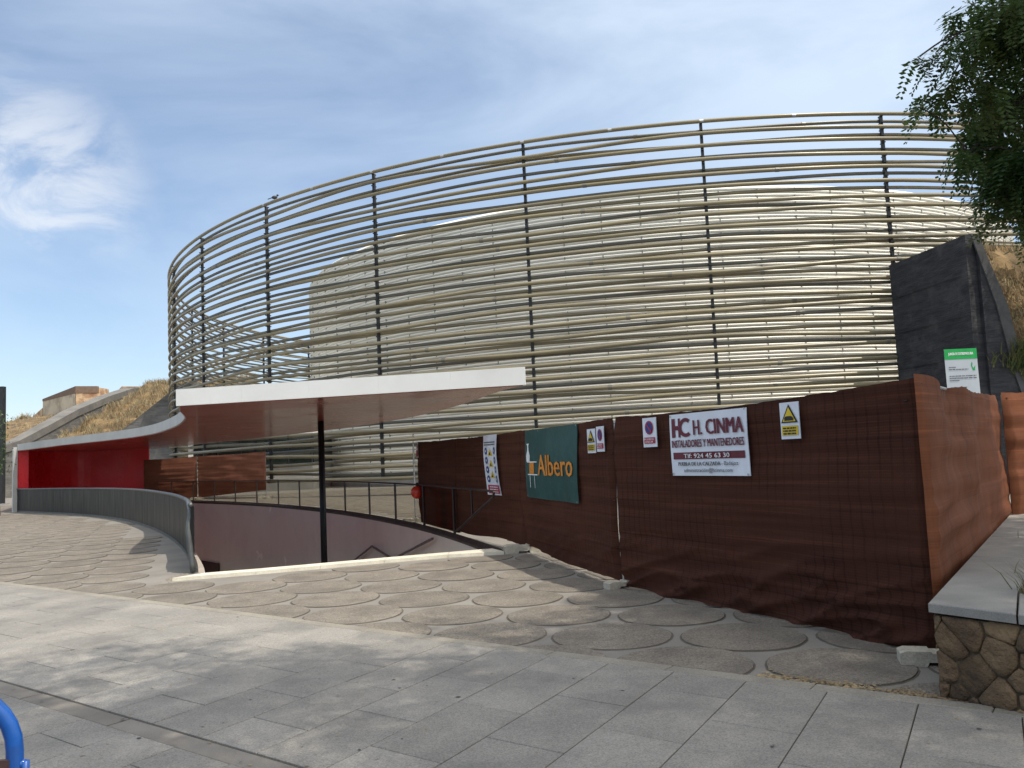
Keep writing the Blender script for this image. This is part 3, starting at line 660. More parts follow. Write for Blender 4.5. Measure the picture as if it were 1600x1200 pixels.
# ------------------------------------------------------------------ construction fence
A_ = (3.0, 6.1); B_ = (1.2, 9.65); C_ = (.14, 13.4); D_ = (-1.15, 16.6); E_ = (-2.3, 19.9); H_ = (-2.56, 20.6)
F_ = (5.97, 10.22); G_ = (8.9, 11.6)
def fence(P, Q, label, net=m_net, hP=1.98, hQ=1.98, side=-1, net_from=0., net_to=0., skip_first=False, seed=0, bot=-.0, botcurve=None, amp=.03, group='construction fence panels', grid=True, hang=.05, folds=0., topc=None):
    P = Vector((*P, 0)); Q = Vector((*Q, 0)); L = (Q-P).length; t = (Q-P)/L; nn = Vector((-t.y, t.x, 0))*side
    th = thing('construction_fence', label, 'fence panel', tuple(P), group)
    a = P + t*.03; b = Q - t*.03; zt0, zt1 = hP - .03, hQ - .03
    for q, zt in ((a, zt0), (b, zt1))[1 if skip_first else 0:]: MB().tube([(q.x, q.y, .06), (q.x, q.y, zt)], .019, 8).make('post', m_galv, th)
    for z0, z1 in ((.14, .14), (zt0-.02, zt1-.02)): MB().tube([(a.x, a.y, z0), (b.x, b.y, z1)], .014, 6).make('rail', m_galv, th)
    if grid:
        mb = MB(); nv = int(L/.10)
        def bar(p0, p1, r=.0022):
            mb.tube([p0, p1], r, 3, cap=False)
        for i in range(1, nv): q = a.lerp(b, i/nv); bar((q.x, q.y, .14), (q.x, q.y, zt0 + (zt1-zt0)*i/nv - .02))
        for k in range(1, 9):
            z = .14 + (hP-.3)*k/9; bar((a.x, a.y, z), (b.x, b.y, z))
        mb.make('wire_grid', m_wire, th, kind='stuff')
    NX, NZ = max(12, int(L*20)), 56; V = []
    for i in range(NX+1):
        s = net_from + (L - net_from - net_to)*i/NX; f = s/L; top = (hP + (hQ-hP)*f) - .02*4*f*(1-f)*1.2 + .012*noise.noise(Vector((s*2.2, seed, 0))) + .008*noise.noise(Vector((s*9, seed, 3)))
        if topc: top += topc(f)
        zb = botcurve(f) if botcurve else bot
        for k in range(NZ+1):
            g = k/NZ; z = zb + (top-zb)*g
            d = hang + amp*(noise.noise(Vector((s*1.1, z*1.6, seed))) + .45*noise.noise(Vector((s*.7, z*6.5, seed+5))))
            rg = 1 - abs(noise.noise(Vector((s*.9 + z*.4, z*6 - s*1.5, seed+9))))*2.2; d += folds*.42*max(0, rg)**3*max(0, 1-g*2.6)
            d += .025*math.sin(PI*g) + .009*noise.noise(Vector((s*.45, z*15, seed+2))) + .006*noise.noise(Vector((s*5, z*2, seed+4)))
            if i in (0, NX): d = .022
            wob = (.014*noise.noise(Vector((z*3, seed, 7))) + (.022*math.sin(z*4+seed) if (net_to > 0 and i == NX) or (net_from > 0 and i == 0) else 0)) if i in (0, NX) else 0
            q = P + t*(s+wob) + nn*d; V.append((q.x, q.y, z))
    Fc = [(i*(NZ+1)+k, (i+1)*(NZ+1)+k, (i+1)*(NZ+1)+k+1, i*(NZ+1)+k+1) for i in range(NX) for k in range(NZ)]
    if net: obj('shade_netting', V, Fc, net, th, smooth=True)
    for q, sgn in ((a, 1), (b, -1)):
        for z in (.45, 1.0, 1.55, hP-.09):
            c = q + t*sgn*.012 + nn*.05; MB().box((c.x, c.y, z + .02*sgn), (.035, .012, .006), ax=(t.x, t.y)).make('cable_tie', m_blk, th)
    return th
# near corner panel: bottom hem gathers and nearly touches the ground
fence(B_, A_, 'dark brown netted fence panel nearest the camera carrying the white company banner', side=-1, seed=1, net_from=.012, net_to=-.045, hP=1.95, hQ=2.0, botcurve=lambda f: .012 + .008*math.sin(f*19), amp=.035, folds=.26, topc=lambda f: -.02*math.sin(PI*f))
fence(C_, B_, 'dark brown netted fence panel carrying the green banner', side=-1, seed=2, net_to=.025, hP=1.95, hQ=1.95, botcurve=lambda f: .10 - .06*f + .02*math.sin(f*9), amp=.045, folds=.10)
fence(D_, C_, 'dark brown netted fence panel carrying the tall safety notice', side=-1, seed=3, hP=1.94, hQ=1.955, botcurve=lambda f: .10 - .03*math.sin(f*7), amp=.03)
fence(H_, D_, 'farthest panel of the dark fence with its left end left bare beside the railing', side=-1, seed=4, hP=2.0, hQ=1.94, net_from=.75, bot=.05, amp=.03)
def legtop(f): return .0*f - .06*math.exp(-((f-.2)/.1)**2)
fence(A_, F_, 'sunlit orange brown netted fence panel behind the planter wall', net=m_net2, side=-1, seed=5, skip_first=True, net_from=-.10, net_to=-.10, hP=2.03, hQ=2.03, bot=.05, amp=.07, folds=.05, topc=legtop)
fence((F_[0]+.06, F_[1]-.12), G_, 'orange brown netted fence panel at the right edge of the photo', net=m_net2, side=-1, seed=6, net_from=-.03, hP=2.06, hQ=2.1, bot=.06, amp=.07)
fence((-19.3, 42.6), (-16.3, 42.0), 'orange brown netted fence panel beside the red tunnel', net=m_net3, side=-1, seed=7, hP=2.15, hQ=2.2, bot=.12, amp=.05)
fence((-16.2, 41.9), (-12.1, 39.8), 'orange brown netted fence panel in front of the foyer glazing', net=m_net3, side=-1, seed=8, hP=2.2, hQ=2.25, botcurve=lambda f: .1+.3*f, amp=.05)

def foot(x, y, ax, label, s=1.0):
    th = thing('fence_foot', label, 'concrete block', (x, y, 0), 'concrete fence feet')
    a = Vector((*ax, 0)).normalized(); b = Vector((-a.y, a.x, 0)); L, W, H = .62*s, .22*s, .13*s
    prof = [(-L/2, 0), (-L*.16, 0), (-L*.13, H*.3), (L*.13, H*.3), (L*.16, 0), (L/2, 0), (L/2, H*.85), (L*.42, H), (L*.1, H), (L*.08, H*.86), (-L*.08, H*.86), (-L*.1, H), (-L*.42, H), (-L/2, H*.85)]
    c = Vector((x, y, 0)); mb = MB()
    pts = [tuple(c + a*px + Vector((0, 0, pz)) - b*W/2) for px, pz in prof]
    mb.quadpoly(pts, tuple(b*W)); fixn(mb.make('block_body', m_block, th))
    return th
foot(2.84, 5.78, (1.0, -.30), 'pale concrete fence foot beside the stone planter corner', .78)
foot(1.14, 9.50, (.9, .45), 'small concrete fence foot under the join between the two dark panels', .62)
foot(.06, 13.3, (1.0, .15), 'concrete fence foot half in sun at the end of the green banner panel', 1.0)
foot(-16.25, 41.8, (1, 0), 'distant concrete foot under the white fence post before the foyer', 1.0)
foot(-12.1, 39.6, (1, 0), 'distant concrete foot at the right end of the orange brown netting', 1.0)
foot(-2.6, 20.5, (1, -.1), 'concrete foot under the bare fence end beside the railing', .8)

bl = thing('red_ball', 'round orange red ball lamp hanging on the bare fence end above the railing', 'ball', (-2.30, 19.0, .8))
def sphere(c, r, nu=16, nv=10, sc=(1, 1, 1)):
    V = []; Fc = []
    for j in range(nv+1):
        for i in range(nu):
            th_ = PI*j/nv; ph = 2*PI*i/nu; V.append((c[0]+r*sc[0]*math.sin(th_)*math.cos(ph), c[1]+r*sc[1]*math.sin(th_)*math.sin(ph), c[2]-r*sc[2]*math.cos(th_)))
    for j in range(nv):
        for i in range(nu): Fc.append((j*nu+i, j*nu+(i+1) % nu, (j+1)*nu+(i+1) % nu, (j+1)*nu+i))
    return V, Fc
V, Fc = sphere((-2.30, 19.0, .80), .15); obj('ball_body', V, Fc, m_redball, bl, smooth=True)
MB().tube([(-2.30, 19.0, .94), (-2.30, 19.0, 1.02)], .03, 8).make('collar', m_rail, bl)

# ------------------------------------------------------------------ signs (each plate is hung on its fence panel)
deps = None
def text_geo(s):
    cu = bpy.data.curves.new('txt', 'FONT'); cu.body = s; cu.size = 1; cu.resolution_u = 2
    o = bpy.data.objects.new('txt', cu); COL.objects.link(o); dg = bpy.context.evaluated_depsgraph_get()
    me = o.evaluated_get(dg).to_mesh(); V = [tuple(v.co) for v in me.vertices]; Fc = [tuple(p.vertices) for p in me.polygons]
    o.evaluated_get(dg).to_mesh_clear(); bpy.data.objects.remove(o); bpy.data.curves.remove(cu); return V, Fc
class Sign:
    """flat sheet; u to the right, w up, measured in metres along fence P->Q"""
    def __init__(s, P, Q, side, u0, u1, z0, z1, name, label, mat, d=.075, cat='sign', bow=.0, group=None, skew=0.):
        P = Vector((*P, 0)); Q = Vector((*Q, 0)); s.t = (Q-P).normalized(); s.n = Vector((-s.t.y, s.t.x, 0))*side; s.P = P; s.d = d; s.u0, s.u1, s.z0, s.z1 = u0, u1, z0, z1; s.bow = bow; s.skew = skew
        c = s.pt(.5, .5, 0); s.th = thing(name, label, cat, tuple(c), group)
        NX, NY = 12, 12; V = [s.pt(i/NX, j/NY, 0) for i in range(NX+1) for j in range(NY+1)]
        V2 = [s.pt(i/NX, j/NY, -.003) for i in range(NX+1) for j in range(NY+1)]; k = len(V)
        Fc = [(i*(NY+1)+j, (i+1)*(NY+1)+j, (i+1)*(NY+1)+j+1, i*(NY+1)+j+1) for i in range(NX) for j in range(NY)]
        Fc += [tuple(x+k for x in f[::-1]) for f in Fc]
        obj('sheet', V + V2, Fc, mat, s.th, smooth=True)
    def pt(s, a, b, e=0.):
        dd = s.d + e*2.2 + s.bow*(noise.noise(Vector((a*2.3+s.u0*7, b*1.7, 1.5))) + .5*math.sin(PI*b))
        u = s.u0 + (s.u1-s.u0)*a + s.skew*(1-b); z = s.z0 + (s.z1-s.z0)*b
        return s.P + s.t*u + s.n*dd + Vector((0, 0, z))
    def shape(s, name, pts, mat, e=.003, sub=True, label=None):
        tri = tessellate_polygon([[Vector((x, y, 0)) for x, y in pts]])
        V = [s.pt(x, y, e) for x, y in pts]; o = obj(name, V, [tuple(t) for t in tri], mat, s.th); return o
    def rect(s, name, x0, y0, x1, y1, mat, e=.003):
        nx = max(1, int((x1-x0)*12)); V = []; Fc = []
        for i in range(nx+1):
            for j in range(3): V.append(s.pt(x0+(x1-x0)*i/nx, y0+(y1-y0)*j/2, e))
        for i in range(nx):
            for j in range(2): Fc.append((i*3+j, (i+1)*3+j, (i+1)*3+j+1, i*3+j+1))
        return obj(name, V, Fc, mat, s.th)
    def disc(s, name, cx, cy, r, mat, e=.003, r0=0):
        asp = (s.u1-s.u0)/(s.z1-s.z0); n = 24
        P1 = [(cx + r*math.cos(2*PI*i/n)/asp, cy + r*math.sin(2*PI*i/n)) for i in range(n)]
        if r0 == 0: return s.shape(name, P1, mat, e)
        P2 = [(cx + r0*math.cos(2*PI*i/n)/asp, cy + r0*math.sin(2*PI*i/n)) for i in range(n)]
        return obj(name, [s.pt(*p, e) for p in P1+P2], [(i, (i+1) % n, (i+1) % n+n, i+n) for i in range(n)], mat, s.th)
    def text(s, txt, x0, y0, x1, y1, mat, e=.005, bold=0., lean=0., letters=False):
        V, Fc = text_geo(txt); xs = [v[0] for v in V]; ys = [v[1] for v in V]; a, b, c, d = min(xs), max(xs), min(ys), max(ys)
        o = []
        for dx in ((-bold, bold) if bold else (0,)):
            for v in V:
                fx, fy = (v[0]-a)/(b-a), (v[1]-c)/(d-c); o.append(s.pt(x0 + (x1-x0)*fx + dx, y0 + (y1-y0)*fy, e + (dx > 0)*.0006))
        if letters:      # one part per letter
            par = list(range(len(V)))
            def find(i):
                while par[i] != i: par[i] = par[par[i]]; i = par[i]
                return i
            for f in Fc:
                for i in f[1:]: par[find(i)] = find(f[0])
            gr = {}
            for f in Fc: gr.setdefault(find(f[0]), []).append(f)
            k = len(V)
            for fs in gr.values():
                ids = sorted({i for f in fs for i in f}); mpx = {i: n for n, i in enumerate(ids)}; m_ = len(ids)
                vv = [o[i] for i in ids] + ([o[i+k] for i in ids] if bold else []); ff = [tuple(mpx[i] for i in f) for f in fs]
                obj('letter', vv, ff + ([tuple(i+m_ for i in f) for f in ff] if bold else []), mat, s.th)
            return
        k = len(V); F2 = list(Fc) + ([tuple(i+k for i in f) for f in Fc] if bold else [])
        return obj('lettering', o, F2, mat, s.th, kind='stuff')
    def bars(s, x0, y0, x1, y1, mat, n=5, e=.005, seed=0):
        r = random.Random(seed); mb = MB(); x = x0
        while x < x1-.01:
            w_ = min(r.uniform(.4, 1.3)*(x1-x0)/n, x1-x); mb.add([s.pt(x, y0, e), s.pt(x+w_*.82, y0, e), s.pt(x+w_*.82, y1, e), s.pt(x, y1, e)], [(0, 1, 2, 3)]); x += w_
        return mb.make('fine_print', mat, s.th)
# company banner
s = Sign(B_, A_, -1, 1.16, 2.30, 1.275, 1.905, 'company_banner', 'white banner reading H. CINMA tied to the nearest dark fence panel', m_ban_w, bow=.016, d=.10, cat='banner')
s.rect('logo_letter', .035, .62, .085, .93, m_maroon); s.rect('logo_letter', .085, .74, .135, .81, m_maroon); 
s.shape('logo_letter', [(.13, .93), (.16, .93), (.16, .83), (.13, .80)], m_maroon); s.shape('logo_letter', [(.13, .76), (.16, .70), (.16, .62), (.13, .62)], m_maroon)
asp = 1.14/.63; Pc = []
for i in range(15): a = math.radians(50 + i*260/14); Pc.append((.235 + .155*math.cos(a)/asp*1.15, .775 + .155*math.sin(a)))
Pi = []
for i in range(15): a = math.radians(310 - i*260/14); Pi.append((.235 + .095*math.cos(a)/asp*1.1, .775 + .095*math.sin(a)))
s.shape('logo_letter', Pc + Pi, m_maroon)
s.text('H.', .345, .645, .455, .88, m_maroon, bold=.006, letters=True); s.text('CINMA', .51, .645, .965, .88, m_maroon, bold=.008, letters=True)
s.text('INSTALADORES Y MANTENEDORES', .035, .455, .965, .575, m_maroon, bold=.005, letters=True)
s.rect('colour_bar', .04, .265, .96, .375, m_maroon); s.text('Tlf: 924 45 63 30', .2, .282, .78, .352, m_wht, bold=.0015, e=.007)
s.text('PUEBLA DE LA CALZADA -', .11, .16, .68, .22, m_ink, bold=.003); s.text('Badajoz', .70, .145, .875, .222, m_ink, bold=.001)
s.text('administración@hcinma.com', .18, .04, .80, .122, m_ink, bold=.001)
for a, b in ((.02, .03), (.98, .02), (.98, .985), (.02, .97)): s.disc('eyelet', a, b, .018, m_galv, .004)
def noparking(s):
    s.disc('prohibition_disc', .5, .66, .235, m_pink); s.disc('prohibition_disc', .5, .66, .185, m_navy, .0045)
    asp = (s.u1-s.u0)/(s.z1-s.z0)
    a = math.radians(-45); c_, s_ = math.cos(a)*.2, math.sin(a)*.2; q = .03
    s.shape('slash', [(.5+(-c_-q*.7)/asp, .66-s_-q*.7), (.5+(-c_+q*.7)/asp, .66-s_+q*.7), (.5+(c_+q*.7)/asp, .66+s_+q*.7), (.5+(c_-q*.7)/asp, .66+s_-q*.7)][::1], m_pink, .006)
    s.rect('caption_box', .1, .12, .9, .33, m_pink); s.text('PROHIBIDO', .15, .235, .85, .30, m_wht, e=.007); s.text('APARCAR', .2, .145, .8, .21, m_wht, e=.007)
def warning(s, tri=True):
    s.shape('warning_triangle', [(.06, .44), (.94, .44), (.5, .95)], m_blk); s.shape('warning_triangle', [(.16, .475), (.84, .475), (.5, .87)], m_yel, .0045)
    s.shape('machine_pictogram', [(.27, .50), (.73, .50), (.75, .56), (.68, .60), (.62, .62), (.36, .62), (.27, .58)], m_blk, .006)
    s.rect('caption_box', .08, .10, .92, .36, m_yel)
    for k in range(3): s.bars(.16, .275 - k*.075, .84, .315 - k*.075, m_blk, 4, .005, k)
noparking(Sign(B_, A_, -1, .672, .917, 1.582, 1.90, 'prohibition_sign', 'no parking sign left of the white company banner', m_ban_w, d=.10, bow=.0, group='small fence signs'))
warning(Sign(B_, A_, -1, 2.715, 2.935, 1.595, 1.913, 'warning_sign', 'yellow triangle warning sign right of the white company banner', m_ban_w, d=.10, bow=.0, group='small fence signs'))
s = Sign(C_, B_, -1, 3.17, 3.45, 1.542, 1.842, 'warning_sign', 'yellow warning sign right of the green banner', m_ban_w, d=.09, bow=.0, group='small fence signs'); warning(s)
noparking(Sign(C_, B_, -1, 3.487, 3.73, 1.555, 1.86, 'prohibition_sign', 'purple no parking sign beside the fence join right of the green banner', m_ban_w, d=.09, bow=.0, group='small fence signs'))
# green banner
s = Sign(C_, B_, -1, .48, 2.80, .894, 1.932, 'green_banner', 'dark green banner with orange lettering Albero', m_ban_g, bow=.03, d=.10, cat='banner')
s.text('Albero', .30, .335, .93, .625, m_orange, bold=.006, letters=True)
s.rect('logo_block', .10, .355, .205, .52, m_orange); s.rect('logo_line', .05, .52, .27, .535, m_wht); s.rect('logo_line', .06, .335, .28, .35, m_wht)
s.shape('logo_bottle', [(.04, .53), (.11, .53), (.115, .62), (.09, .70), (.085, .78), (.105, .80), (.04, .80), (.06, .77), (.06, .70), (.035, .62)], m_wht)
s.rect('logo_line', .105, .15, .115, .33, m_wht); s.rect('logo_line', .205, .15, .213, .33, m_wht)
for a, b in ((.02, .03), (.98, .02), (.98, .985), (.3, .975)): s.disc('eyelet', a, b, .012, m_galv, .004)
# tall safety notice
s = Sign(D_, C_, -1, 1.84, 2.50, .875, 1.935, 'safety_notice', 'tall narrow white safety notice with blue circles and a red foot', m_ban_w, bow=.04, d=.10, skew=.13)
for k in range(2): s.bars(.08, .865 - k*.04, .92, .885 - k*.04, m_ink, 8, .005, k)
for k in range(4):
    y = .73 - .155*k
    for x in (.2, .82): s.disc('blue_disc', x, y, .06, m_navy); s.disc('pictogram', x, y, .022, m_wht, .0045)
for k in range(3):
    y = .70 - .185*k; s.shape('warning_triangle', [(.34, y-.05), (.66, y-.05), (.5, y+.07)], m_yel); s.shape('pictogram', [(.44, y-.035), (.56, y-.035), (.5, y+.02)], m_blk, .0045)
s.rect('red_box', .1, .025, .95, .165, m_pink)
for k in range(3): s.bars(.2, .125 - k*.04, .85, .14 - k*.04, m_wht, 5, .005, k+7)
s = Sign(H_, D_, -1, .80, .98, 1.60, 1.98, 'small_notice', 'tiny red and white notice at the left end of the dark netting', m_ban_w, d=.09, bow=.01, group='small fence signs'); s.rect('caption_box', .05, .05, .95, .45, m_pink); s.disc('prohibition_disc', .5, .72, .17, m_pink)
# works board behind the fence
s = Sign((12.74, 24.0), (13.74, 24.0), -1, 0.04, 1.0, 1.9, 4.08, 'works_board', 'white works board with green header in front of the dark abutment', M('shaded_white_panel', (.42, .46, .50), (.38, .42, .46), 2, .5), d=0.0, bow=0, cat='board')  # panel white darkened to stand in for tree shade over the board
s.rect('green_header', 0, .86, 1, 1, m_grn); s.text('JUNTA DE EXTREMADURA', .12, .905, .88, .95, m_wht, bold=.004)
s.shape('crest', [(.80, .80), (.83, .82), (.84, .79), (.82, .76), (.86, .73), (.92, .77), (.90, .70), (.84, .70), (.82, .73), (.79, .77)], m_grn)
for y, x1, sd in ((.745, .32, 1), (.715, .7, 2), (.625, .93, 3), (.595, .95, 4), (.565, .4, 5), (.47, .62, 6)): s.bars(.1, y, x1, y+.012, m_ink, 7, .005, sd)
for xx in (12.95, 13.55): MB().tube([(xx, 24.06, 0), (xx, 24.06, 4.0)], .035, 8).make('board_post', m_galv, s.th)

# ------------------------------------------------------------------ stone planter on the right
pl = thing('stone_planter', 'low planter wall of brown field stones with grey granite coping at the lower right', 'planter', (2.6, 4.9, 0))
e1 = Vector((3.19, 4.55, 0)).normalized()         # long edge direction
e2 = Vector((.29, -.42, 0)).normalized()           # front edge direction
c0 = Vector((2.45, 5.04, 0)); zc = .565
n1_ = Vector((e1.y, -e1.x, 0))                     # into the planter from the long edge
n2_ = Vector((-e2.y, e2.x, 0))                     # into the planter from the front edge
def coping(pts):
    mb = MB(); pts = [Vector((p.x, p.y, 0)) for p in pts]; ins = []
    n = len(pts)
    for i in range(n):
        d1 = (pts[i-1]-pts[i]).normalized(); d2 = (pts[(i+1) % n]-pts[i]).normalized(); ins.append(pts[i]+(d1+d2)*.006)
    V = [(p.x, p.y, zc-.055) for p in pts] + [(p.x, p.y, zc-.006) for p in pts] + [(p.x, p.y, zc) for p in ins]
    Fc = [tuple(range(n))[::-1], tuple(range(2*n, 3*n))] + [(a+i, a+(i+1) % n, a+n+(i+1) % n, a+n+i) for a in (0, n) for i in range(n)]
    fixn(mb.add(V, Fc).make('coping_slab', m_cope, pl))
Wd = .46
inner_corner = c0 + e1*.15 + n1_*Wd
# corner slab then slabs along the long edge
front_cut = c0 + e2*.495
Wd = .43
icn = Vector((3.10, 5.22, 0))
coping([c0, front_cut, icn, c0 + e1*2.2 + n1_*Wd, c0 + e1*2.2])
d = 2.212
while d < 9: coping([c0 + e1*d, c0 + e1*d + n1_*Wd, c0 + e1*(d+1.5) + n1_*Wd, c0 + e1*(d+1.5)]); d += 1.512
d = .507; sh = icn - front_cut
while d < 4: coping([c0 + e2*d, c0 + e2*(d+1.1), c0 + e2*(d+1.1) + sh, c0 + e2*d + sh]); d += 1.112
g1 = c0 + n1_*.03 + e1*.03
core = [c0 + e1*.045 + e2*.045, c0 + e2*4.3 + n2_*.05, c0 + e2*4.3 + e1*9, c0 + e1*9.2 + n1_*.05]
MB().prism(xy(core), 0, zc-.075).make('wall_core', m_mortar, pl)
MB().prism(xy([c0 + e1*.4 + n1_*.3, c0 + e2*4.1 + n2_*.3, c0 + e2*4 + e1*8.6, c0 + e1*8.9 + n1_*.3]), zc-.08, zc-.03).make('soil_bed', m_soil, pl)
# Voronoi field stones on the front face and the long face
def stones(o_, t_, nrm, L, H, cell, seed, prooud=.024):
    r = random.Random(seed); S_ = []
    nx = int(L/cell[0]); nz = max(2, int(H/cell[1]))
    for i in range(-1, nx+1):
        for k in range(-1, nz+1): S_.append(((i+.5+r.uniform(-.5, .5)+(k % 2)*.4)*cell[0], (k+.5+r.uniform(-.48, .48))*cell[1]))
    for a in S_:
        poly = [(0, .0), (L, .0), (L, H), (0, H)]
        for b in S_:
            if b is a or abs(b[0]-a[0]) > cell[0]*3 or abs(b[1]-a[1]) > cell[1]*3: continue
            nx_, nz_ = a[0]-b[0], a[1]-b[1]; mid = ((a[0]+b[0])/2, (a[1]+b[1])/2); poly = clip(poly, (nx_, nz_), nx_*mid[0]+nz_*mid[1])
            if len(poly) < 3: break
        if len(poly) < 3: continue
        cx = sum(p[0] for p in poly)/len(poly); cz = sum(p[1] for p in poly)/len(poly)
        q = []
        for i in range(len(poly)):      # subdivide and round
            p0, p1 = poly[i], poly[(i+1) % len(poly)]; ln = math.hypot(p1[0]-p0[0], p1[1]-p0[1]); k = max(1, int(ln/.05))
            for j in range(k): q.append((p0[0]+(p1[0]-p0[0])*j/k, p0[1]+(p1[1]-p0[1])*j/k))
        n = len(q)
        if n < 3: continue
        q = [((q[i-1][0]+6*q[i][0]+q[(i+1) % n][0])/8 + .008*noise.noise(Vector((q[i][0]*23, q[i][1]*23, seed))), (q[i-1][1]+6*q[i][1]+q[(i+1) % n][1])/8) for i in range(n)]
        pr = prooud*r.uniform(.5, 1.3); V = []
        for sc, dp in ((.992, -.02), (.985, pr*.6), (.955, pr*.95), (.6, pr*1.05)):
            for x_, z_ in q:
                xx = cx+(x_-cx)*sc; zz = cz+(z_-cz)*sc; w_ = o_ + t_*xx + Vector((0, 0, zz)); dd = dp + (.024*noise.noise(w_*8) if dp > 0 else 0) + (.010*noise.noise(w_*29) if dp > 0 else 0)
                w_ = w_ + nrm*dd; V.append((w_.x, w_.y, max(0, w_.z)))
        V.append(tuple(o_ + t_*cx + Vector((0, 0, cz)) + nrm*(pr*1.15)))
        Fc = [(a_+i, a_+(i+1) % n, a_+n+(i+1) % n, a_+n+i) for a_ in (0, n, 2*n) for i in range(n)] + [(3*n+i, 3*n+(i+1) % n, 4*n) for i in range(n)]
        obj('stone', V, Fc, m_stone, pl, smooth=True)
stones(c0 + e1*.05 + e2*.03, e2, -n2_, 2.6, zc-.07, (.21, .13), 23)
stones(c0 + e1*.03 + e2*.05, e1, -n1_, 6.0, zc-.07, (.24, .16), 12)

# grass tufts in the planter, weeds and litter at its foot
r = random.Random(5); P = []
for cc, k, sp_ in ((c0 + e1*.62 + n1_*.62, 380, .07), (c0 + e1*1.3 + n1_*.72, 420, .10), (c0 + e1*2.2 + n1_*.75, 260, .12), (c0 + e1*.2 + n1_*.9, 200, .08), (c0 + e1*3.6 + n1_*.8, 300, .2)):
    P += [(cc.x + r.gauss(0, sp_), cc.y + r.gauss(0, sp_), zc-.04) for _ in range(k)]
blades('grass_tufts', P, .20, .008, m_greeng, None, .9, 21, kind='stuff', label='green and straw grass tufts growing in the stone planter')
P = []
for _ in range(2600):
    uu = r.uniform(11.6, 15.5); vv = abs(r.gauss(0, .06)) + .01 + max(0, (uu-12.6))*.02
    q = PO + pu*uu + pv*vv; P.append((q.x, q.y, .012))
for _ in range(260):
    uu = r.uniform(-3, 14); vv = r.uniform(-3.4, .0); q = PO + pu*uu + pv*vv
    if r.random() < .7: P.append((q.x, q.y, .018))
for _ in range(120): P.append((r.uniform(-4, 2), r.uniform(6.5, 12), .012))
for _ in range(140): P.append((-4.98 + r.gauss(0, .09), 12.0 + r.gauss(0, .28), .012))
rs = np.random.RandomState(2); n = len(P); a = rs.uniform(0, 2*PI, n); sz = rs.uniform(.004, .013, n); P = np.array(P)
d1 = np.stack([np.cos(a), np.sin(a), rs.uniform(-.2, .2, n)], 1)*sz[:, None]*1.6; d2 = np.stack([-np.sin(a), np.cos(a), rs.uniform(0, .4, n)], 1)*sz[:, None]*.7
V = np.stack([P-d1, P+d2, P+d1, P-d2], 1).reshape(-1, 3); obj('leaf_litter', V, np.arange(n*4).reshape(-1, 4), m_litter, None, kind='stuff', label='dry leaf litter gathered along the pavement edge beside the planter')
# dark flattened gum marks on the granite
mb = MB()
for _ in range(34):
    uu, vv = r.uniform(2, 13.5), r.uniform(-3.6, -.2); q = PO + pu*uu + pv*vv; rr_ = r.uniform(.006, .015); k = 9; ph = r.random()*6
    mb.add([(q.x, q.y, .0197)] + [(q.x + rr_*(1+.3*math.sin(2*t_+ph))*math.cos(t_), q.y + rr_*(1+.3*math.cos(3*t_+ph))*math.sin(t_), .0195) for t_ in [2*PI*i/k for i in range(k)]], [(0, 1+i, 1+(i+1) % k) for i in range(k)])
mb.make('gum_marks', M('old_gum', (.07, .07, .072), None, 20, .8), None, kind='stuff', label='dark flattened gum spots on the granite pavement')
pts = [(17.6 + r.gauss(0, .5), 27.3, 3.9 + r.gauss(0, .25)) for _ in range(900)]
blades('hanging_weed', pts, .35, .05, m_greeng, None, 1.0, 31, label='green weed hanging over the slope of the dark abutment', cat='plant')

# ------------------------------------------------------------------ blue crowd barrier, lower left
br = thing('crowd_barrier', 'blue steel crowd barrier cut by the lower left corner', 'barrier', (-1.24, 2.05, 0))
def bl_pts():
    x1, y1 = -1.235, 2.03; dx, dy = -.94, -.34; L = 2.1; H = 1.075; o = []
    def p(a, z): return (x1 + dx*a, y1 + dy*a, z)
    R_ = .16
    o.append(p(0, .12))
    o.append(p(0, H - R_))
    for i in range(1, 8): t_ = i/8*PI/2; o.append(p(R_ - R_*math.cos(t_), H - R_ + R_*math.sin(t_)))
    o.append(p(R_, H)); o.append(p(L - R_, H))
    for i in range(1, 8): t_ = i/8*PI/2; o.append(p(L - R_ + R_*math.sin(t_), H - R_ + R_*math.cos(t_)))
    o.append(p(L, H - R_)); o.append(p(L, .12))
    return o, p
o_, pf = bl_pts()
MB().tube(o_, .0195, 14).make('outer_frame', m_blue, br, smooth=True)
MB().tube([pf(0, .14), pf(2.1, .14)], .015, 8).make('bottom_rail', m_blue, br, smooth=True)
for i in range(1, 16): MB().tube([pf(i*.13, .15), pf(i*.13, 1.06)], .007, 8).make('bar', m_blue, br, smooth=True)
for a in (.25, 1.85):
    q = pf(a, 0); MB().tube([(q[0]-.1, q[1]+.28, .02), (q[0], q[1], .13), (q[0]+.1, q[1]-.28, .02)], .015, 8).make('foot', m_blue, br)
q = pf(-.028, .83)
MB().tube([(q[0], q[1]-.01, .89), (q[0], q[1]-.01, .78)], .009, 8).make('coupling_hook', m_blue, br, smooth=True)
MB().tube([pf(0, .88), (q[0], q[1]-.01, .885)], .009, 8).make('coupling_hook', m_blue, br, smooth=True)
bx('rusty_clamp', -1.262, -1.236, 2.008, 2.018, .84, .90, m_rust, br)

